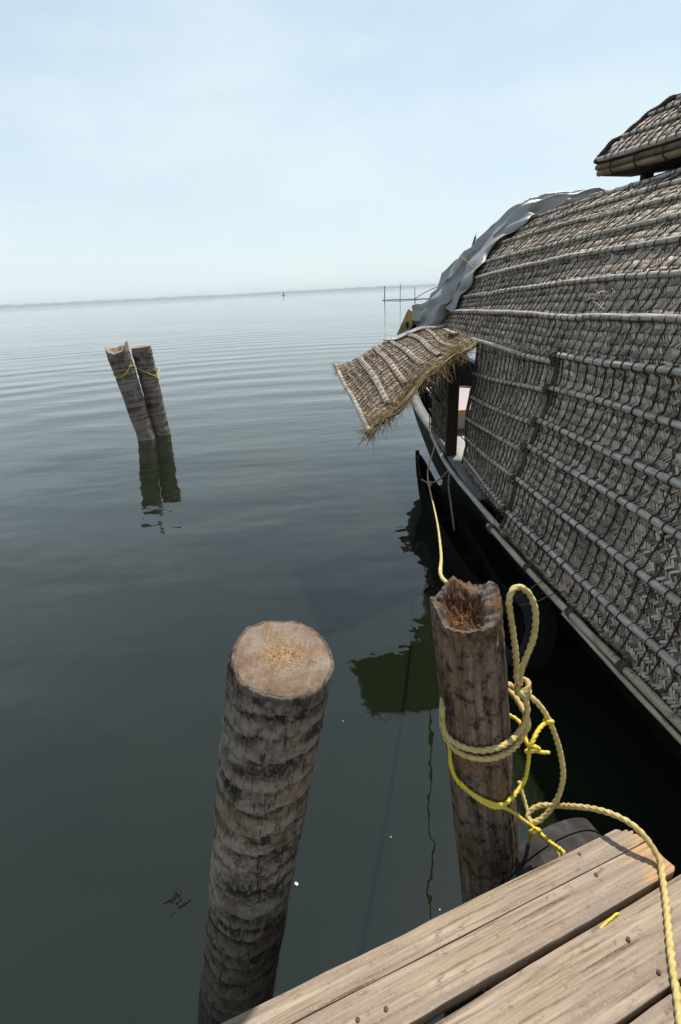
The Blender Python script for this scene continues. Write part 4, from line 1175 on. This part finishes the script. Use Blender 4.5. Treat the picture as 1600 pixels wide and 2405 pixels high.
# second and third planks
P2u = edge((-.62, .295), (.905, .884), 40, .0025, 6); P2l = edge((1.06, .775), (-.55, .145), 40, .002, 7)
plank(P2u + [(.95, .90), (1.0, .918), (1.03, .93), (1.06, .85)] + P2l, M['plank'], 5, z=PZ - .004)
P3u = edge((-.5, .150), (1.075, .772), 30, .002, 8); P3l = edge((1.12, .60), (-.4, .0), 30, .002, 9)
plank(P3u + P3l, M['plank'], 6, z=PZ - .002)
P4u = edge((-.4, -.012), (1.12, .588), 30, .002, 10); P4l = edge((1.2, .42), (-.3, -.17), 30, .002, 12)
plank(P4u + P4l, M['plank'], 7, z=PZ - .003)
# nails
nm = None
for (nx, ny) in ((.628, .937), (.648, .880), (-.02, .602), (.045, .618), (.655, .728), (.69, .66)):
    if nm is None:
        V, F = tube_geo(np.array([(0, 0, -.004), (0, 0, .0008), (0, 0, .0016)]), [.0052, .0052, .0040], 10)
        nm = fast_mesh('nail', V, F); nm.materials.append(M['nail']); smooth(nm)
    o = bpy.data.objects.new('nail', nm); COL.objects.link(o); o.parent = JET; o.location = Vector((nx, ny, PZ)) - JET.location
# bearers and piles under the boards
for (c_, s_, rz) in (((.17, .26, .80), (.10, .72, .10), .35), ((.66, .44, .80), (.10, .72, .10), .35), ((.30, .05, .72), (1.7, .10, .08), .355)):
    o = obj('bearer', *box_geo(c_, s_, rot=rz), M['dark_wood'], JET, sm=False); bevel(o, .005)
for (x_, y_) in ((.02, .35), (.62, .50), (.66, .12)):
    obj('pile', *tube_geo(np.array([(x_, y_, -.8), (x_, y_, .2), (x_, y_, .78)]), .075, 14), M['dark_wood'], JET)

# ------------------------------------------------------------------ ropes at the rotten post
MR = empty('mooring_rope', (.512, 1.12, .85)); tag(MR, 'thick cream manila mooring rope knotted round the rotten post, trailing over the planks', 'rope')
def around(center_z, R, lo, hi, dz=0.0):
    """points on the hidden back of the rotten post, from angle lo to hi (degrees)"""
    out = []
    for a in np.radians(np.linspace(lo, hi, 6)):
        f = (1.551 - center_z) / (1.551 - .435); c = np.array([.344 + .12 * f, 1.224 - .09 * f])
        out.append((c[0] + R * math.cos(a), c[1] + R * math.sin(a), center_z + dz * (a - math.radians(lo))))
    return out
wrap_a = [(.272, 1.155, 1.253), (.272, 1.150, 1.20), (.281, 1.135, 1.167), (.310, 1.103, 1.160), (.355, 1.081, 1.160), (.401, 1.078, 1.164), (.456, 1.098, 1.164), (.508, 1.145, 1.16), (.526, 1.158, 1.199), (.526, 1.163, 1.239), (.515, 1.175, 1.268), (.495, 1.20, 1.275)]
rope_obj('rope_turn', around(1.25, .115, 60, 165)[:0] + [(.40, 1.31, 1.25), (.31, 1.27, 1.25)] + wrap_a + [(.45, 1.28, 1.26), (.40, 1.31, 1.25)], .0092, M['rope'], MR)
wrap_b = [(.272, 1.160, 1.21), (.275, 1.145, 1.175), (.287, 1.128, 1.145), (.317, 1.097, 1.133), (.366, 1.074, 1.133), (.420, 1.075, 1.136), (.479, 1.109, 1.130), (.520, 1.148, 1.142), (.531, 1.156, 1.188)]
rope_obj('rope_turn', [(.41, 1.31, 1.22), (.31, 1.27, 1.22)] + wrap_b + [(.50, 1.25, 1.22), (.41, 1.31, 1.22)], .0092, M['rope'], MR)
loop = [(.509, 1.189, 1.293), (.497, 1.189, 1.32), (.492, 1.194, 1.381), (.478, 1.198, 1.466), (.462, 1.199, 1.544), (.458, 1.206, 1.585), (.470, 1.217, 1.611), (.493, 1.227, 1.612), (.520, 1.227, 1.590), (.539, 1.222, 1.547), (.543, 1.212, 1.499), (.540, 1.209, 1.441), (.526, 1.201, 1.398), (.515, 1.201, 1.348), (.510, 1.201, 1.296)]
rope_obj('standing_loop', loop, .0092, M['rope'], MR)
# overhand knot under the loop
rope_obj('knot', [(.500, 1.190, 1.262), (.520, 1.178, 1.278), (.535, 1.188, 1.292), (.528, 1.205, 1.300), (.508, 1.202, 1.288), (.502, 1.185, 1.282), (.515, 1.172, 1.270), (.534, 1.180, 1.268), (.540, 1.198, 1.276)], .0092, M['rope'], MR)
main = [(.515, 1.2, 1.269), (.532, 1.185, 1.259), (.559, 1.176, 1.238), (.590, 1.167, 1.193), (.621, 1.158, 1.122), (.644, 1.147, 1.046), (.653, 1.131, .982), (.649, 1.123, .915), (.630, 1.113, .866), (.607, 1.108, .829), (.583, 1.104, .808), (.564, 1.108, .800), (.556, 1.121, .805), (.568, 1.133, .818), (.600, 1.135, .837), (.640, 1.112, .864), (.668, 1.074, .910), (.708, 1.038, .945), (.744, 1.004, .966), (.777, .973, .970), (.804, .945, .956), (.824, .917, .930), (.829, .890, .914), (.817, .860, .909), (.799, .818, .908), (.767, .753, .908), (.726, .670, .909), (.696, .601, .909), (.673, .553, .909), (.64, .47, .909), (.60, .33, .909)]
rope_obj('long_tail', main, .0086, M['rope'], MR)

YR = empty('yellow_rope', (.54, 1.09, .8)); tag(YR, 'thinner bright yellow rope looped lower round the rotten post and knotted', 'rope')
yel_a = [(.296, 1.14, 1.095), (.298, 1.125, 1.046), (.319, 1.098, 1.006), (.360, 1.073, .984), (.409, 1.062, .960), (.451, 1.067, .944), (.494, 1.096, .948), (.534, 1.130, .965), (.542, 1.140, 1.026), (.540, 1.143, 1.074), (.530, 1.140, 1.112)]
rope_obj('rope_turn', [(.40, 1.29, 1.13), (.315, 1.24, 1.12)] + yel_a + [(.52, 1.22, 1.13), (.40, 1.29, 1.13)], .0066, M['rope_yellow'], YR)
yel_b = [(.300, 1.15, 1.08), (.304, 1.112, 1.03), (.328, 1.089, 1.008), (.368, 1.067, .975), (.412, 1.058, .948), (.449, 1.064, .934), (.490, 1.085, .880), (.520, 1.088, .845), (.545, 1.085, .822), (.560, 1.085, .806), (.575, 1.073, .799), (.597, 1.033, .807), (.612, .995, .828), (.612, .985, .82), (.60, .965, .78)]
rope_obj('rope_turn', [(.33, 1.25, 1.10)] + yel_b, .0060, M['rope_yellow'], YR)
rope_obj('rope_turn', [(.566, 1.086, .800), (.580, 1.066, .794), (.600, 1.026, .800), (.605, .99, .815), (.592, .965, .78)], .0060, M['rope'], YR)
for base, s in (((.527, 1.098, 1.132), 1.0), ((.562, 1.078, .800), .8)):
    b = np.array(base)
    rope_obj('knot', [b + np.array(q) * s for q in ((-.010, .0, .022), (.012, -.012, .018), (.018, .0, -.004), (.0, .012, -.018), (-.014, .0, -.008), (-.004, -.014, .010), (.014, -.006, .012), (.016, .010, -.010), (-.006, .008, -.016), (-.010, -.012, -.004))], .0064 * s ** .3, M['rope_yellow'], YR)
rope_obj('rope_end', [(.530, 1.092, 1.134), (.548, 1.080, 1.140), (.572, 1.078, 1.139)], .0052, M['rope_yellow'], YR)
rope_obj('rope_end', [(.522, 1.10, 1.130), (.526, 1.098, 1.160), (.553, 1.125, 1.178), (.582, 1.150, 1.176), (.600, 1.158, 1.170)], .0066, M['rope_yellow'], YR)
rope_obj('rope_turn', [(.585, 1.148, 1.184), (.600, 1.147, 1.186), (.608, 1.160, 1.172), (.598, 1.172, 1.164), (.586, 1.165, 1.172)], .0058, M['rope_yellow'], YR)
tag(rope_obj('dangling_rope', [(.552, 1.21, .86), (.563, 1.165, .81), (.566, 1.135, .79), (.572, 1.118, .744), (.568, 1.12, .65), (.560, 1.13, .52)], .0062, M['rope'], None), 'short slack rope hanging behind the knot beside the tyre', 'rope')
tag(rope_obj('rope_scrap', [(.53, .70, .85), (.565, .735, .878), (.60, .756, .893), (.64, .776, .898), (.660, .785, .896), (.685, .79, .86)], .0034, M['rope_yellow'], None), 'bright yellow cord end lying in the gap between two jetty planks', 'rope')
# line from the post to the houseboat
teth = [(.43, 1.335, 1.44), (.37, 1.36, 1.505), (.335, 1.42, 1.515), (.36, 1.65, 1.42), (.50, 2.30, 1.155), (.70, 3.4, .83), (.873, 4.7, .655), (.93, 5.0, .70), (1.04, 5.3, .805), (1.085, 5.55, .855)]
tag(rope_obj('mooring_line', teth, .0075, M['rope'], None, pitch=.05, fine=5, ns=8), 'slack line from the rotten post to the houseboat rail', 'rope')

# ------------------------------------------------------------------ canoe alongside
def canoe():
    root = empty('canoe', (.98, 3.6, 0)); tag(root, 'narrow black canoe with pointed bow moored against the houseboat hull', 'canoe')
    s = np.linspace(0, 1, 40); yy = 5.72 - s * 2.75
    hw = .105 * np.sin(np.clip(s * 1.0, 0, 1) * math.pi) ** .55 + .012
    zz = .25 + .34 * (1 - np.clip(s / .28, 0, 1)) ** 2 + .18 * np.clip((s - .75) / .25, 0, 1) ** 2
    cx = np.interp(s, [0, .2, 1], [.945, 1.06, 1.14])
    zb = -.16 + .52 * (1 - np.clip(s / .16, 0, 1)) ** 2 + .4 * np.clip((s - .86) / .14, 0, 1) ** 2
    rows = [np.stack([cx + hw * k, yy, zb + (zz - zb) * h], -1) for k, h in ((-1, 1), (-.95, .6), (-.7, .25), (0, 0), (.7, .25), (.95, .6), (1, 1))]
    o = obj('hull', *grid_geo(np.array(rows)), M['shaded_tar'], root); solid(o, .022, 0)
    for k in (-1, 1): obj('gunwale', *tube_geo(np.stack([cx + hw * k, yy, zz + .006], -1), .014, 7), M['shaded_tar'], root)
    for q in (14, 26): obj('thwart', *box_geo((cx[q], yy[q], zz[q] - .03), (hw[q] * 1.9, .12, .025)), M['shaded_tar'], root, sm=False)
    sp = obj('stem_post', *tube_geo(np.array([(.945, 5.74, .32), (.94, 5.755, .55), (.935, 5.765, .645)]), [.02, .03, .022], 8), M['shaded_tar'], root)
    obj('painter', *tube_geo(catmull([(.90, 5.25, .47), (.955, 5.05, .50), (1.02, 4.88, .60), (1.09, 4.72, .76)], .02), .008, 7), M['rope_grey'], root)
    obj('painter', *tube_geo(catmull([(.955, 5.05, .52), (.965, 5.02, .49), (.945, 5.04, .48), (.95, 5.07, .51)], .005), .012, 7), M['rope_grey'], root)
canoe()
tag(obj('hanging_line', *tube_geo(catmull([(1.09, 4.72, .76), (1.075, 4.70, .6), (1.08, 4.55, .40), (1.09, 4.45, .22)], .02), .009, 7), M['rope_grey']), 'grey rope end dangling down the houseboat hull below the front mat', 'rope')
tag(rope_obj('thin_line', [(.99, 4.95, 1.82), (1.0, 4.98, 1.65), (.97, 5.0, 1.42), (.965, 5.0, 1.30)], .006, M['rope_grey'], None, pitch=.04, fine=4, ns=6), 'thin rope end hanging under the straw awning', 'rope')

# ------------------------------------------------------------------ tyres
def tyre(name, centre, axis, Ro, w, label, rubber='tyre'):
    root = empty(name, (centre[0], centre[1], centre[2] - Ro)); tag(root, label, 'tyre')
    ax = Vector(axis).normalized(); x = ax.cross(Vector((0, 0, 1))).normalized(); z = x.cross(ax)
    mx = Matrix((x, ax, z)).transposed().to_4x4(); mx.translation = Vector(centre)
    prof = [(-.5, .62), (-.56, .72), (-.58, .82), (-.53, .93), (-.44, .985), (-.2, 1.0), (0, 1.003), (.2, 1.0), (.44, .985), (.53, .93), (.58, .82), (.56, .72), (.5, .62), (.42, .64), (.44, .8), (.36, .92), (0, .95), (-.36, .92), (-.44, .8), (-.42, .64)]
    na = 72; np_ = len(prof); V = []
    for i in range(na):
        a = 2 * math.pi * i / na
        for p, r in prof: V.append((Ro * r * math.cos(a), w * p, Ro * r * math.sin(a)))
    F = [(i * np_ + j, i * np_ + (j + 1) % np_, ((i + 1) % na) * np_ + (j + 1) % np_, ((i + 1) % na) * np_ + j) for i in range(na) for j in range(np_)]
    o = obj('carcass', np.array(V), F, M[rubber], centre=False); place(o, root, mx)
    # tread ribs standing proud between the two grooves
    for p0, p1 in ((-.47, -.22), (-.15, .15), (.22, .47)):
        V = []; q4 = ((p0, .97), (p0, 1.022), (p1, 1.022), (p1, .97))
        for i in range(na):
            a = 2 * math.pi * i / na; wob_ = 1 + .004 * noise.noise(Vector((math.cos(a) * 5, math.sin(a) * 5, p0)))
            for p, r in q4: V.append((Ro * r * wob_ * math.cos(a), w * p, Ro * r * wob_ * math.sin(a)))
        F = [(i * 4 + j, i * 4 + (j + 1) % 4, ((i + 1) % na) * 4 + (j + 1) % 4, ((i + 1) % na) * 4 + j) for i in range(na) for j in range(4)]
        o = obj('tread_rib', np.array(V), F, M[rubber], centre=False, sm=False); place(o, root, mx)
tyre('tyre', (.675, 1.105, .435), (-.36, .93, .10), .25, .18, 'old grey tyre fender hung on the jetty edge beside the rotten post')
tyre('tyre', (1.185, 2.80, .28), (-.99, -.05, .22), .25, .16, 'dark tyre fender hung on the houseboat hull, seen through the rope loop', 'black_shade_rubber')  # near-black rubber stands in for the shade on this tyre
G = [tube_geo(catmull([(1.20, 2.66, .73), (1.11, 2.66, .66), (1.10, 2.80, .52)], .02), .003, 6), tube_geo(catmull([(1.22, 2.52, .73), (1.12, 2.54, .66), (1.10, 2.72, .52)], .02), .003, 6)]
t = NT('olive cord'); t.col(t.ramp(t.noise(t.coord(), 60, 3), [(.3, (.07, .065, .02)), (.7, (.16, .15, .05))])); M['olive'] = t.set(.8, .2)
tag(obj('fender_cord', *G[0], M['olive']), 'thin olive cord from gunwale pole to dark tyre, farther of two', 'cord', 'cords holding the dark tyre')
tag(obj('fender_cord', *G[1], M['olive']), 'thin olive cord from gunwale pole to dark tyre, nearer of two', 'cord', 'cords holding the dark tyre')

# ------------------------------------------------------------------ far things on the water
def stick(pts, r, ns=6): return tube_geo(catmull(np.array(pts, float), 1.0), r, ns)
M['far_wood'] = m_wood('wet stake', [(0.3, (.03, .028, .025)), (.7, (.08, .07, .06))], (1, 1, 1), 5, .8)
for (x, y, h, l, lean) in ((12.2, 123, 2.9, 'stout fishing stake at the left end of the far row', .1), (15.3, 120, 3.2, 'thin middle fishing stake of the far row', .05), (17.6, 114, 2.4, 'short right fishing stake of the far row', -.05)):
    tag(obj('fishing_stake', *stick([(x, y, -1), (x + lean * .5, y, h * .5), (x + lean, y, h)], .10 if 'stout' in l else .065), M['far_wood'], base=True), l, 'stake', 'fishing stakes on the lagoon')
tag(obj('floating_bamboo', *stick([(11.6, 122, .02), (15, 119, .10), (18.5, 116, .05), (23, 115, .05)], .07), M['far_wood']), 'long bamboo boom floating between the far fishing stakes', 'boom')
tag(obj('slanting_pole', *stick([(17.4, 114, .1), (20, 113, 1.5), (22.3, 112, 2.3)], .07), M['far_wood']), 'slanting pole rising from the far stakes to the tarpaulin', 'pole')
FN = empty('lift_net', (33, 125, 0)); tag(FN, 'tall pole frame of a fishing lift net standing far behind the tarpaulin', 'lift net')
for pts, r in (([(29.2, 125, 0), (30.6, 125, 6), (32.3, 125, 11.9)], .17), ([(31.6, 126, 0), (31.9, 126, 6), (32.3, 125, 11.9)], .12), ([(33.6, 124, 0), (33, 124.5, 6), (32.3, 125, 12.3)], .06)):
    obj('frame_pole', *stick(pts, r), M['far_wood'], FN)
obj('cross_bar', *stick([(30.4, 125, 5.6), (31.9, 125.5, 5.6)], .08), M['far_wood'], FN)
BY = empty('marker_buoy', (-57.5, 700, 0)); tag(BY, 'small dark marker buoy floating near the horizon', 'buoy')
obj('float', *tube_geo(np.array([(-57.5, 700, -.3), (-57.5, 700, .6), (-57.5, 700, 1.2)]), [1.6, 1.6, 1.0], 10), M['far_wood'], BY)
obj('topmark', *tube_geo(np.array([(-57.5, 700, 1.2), (-57.5, 700, 3.4), (-57.5, 700, 3.5), (-57.5, 700, 5.0)]), [.5, .5, .9, .2], 8), M['far_wood'], BY)
tag(obj('floating_scrap', *box_geo((-.279, 1.431, .003), (.016, .010, .006), rot=-.6), M['scrap'], sm=False), 'tiny white scrap floating beside the coconut trunk post', 'litter')

for (x, y) in ((.16, 1.62), (-.05, 2.35), (.33, 1.30)):
    tag(obj('floating_speck', *box_geo((x, y, .003), (.0045, .004, .004), rot=x * 9), M['scrap'], sm=False), ['pinhead white speck midway between the two near posts', 'pinhead white speck beside the sawn top of the coconut post', 'pinhead white speck close to the jetty edge'][len([o_ for o_ in bpy.data.objects if o_.name.startswith('floating_speck')]) - 1], 'litter', 'white specks on the water')
G = []
for q in range(9):
    G += fibre_geo((-.80 + rs.normal(0, .02), 1.38 + rs.normal(0, .03), .004), 1, .05, .004, (rs.normal(), rs.normal(), .02), .3, rs)
tag(obj('floating_weed', *merge(G), M['dark_wood']), 'small dark clump of weed floating left of the coconut trunk post', 'weed')
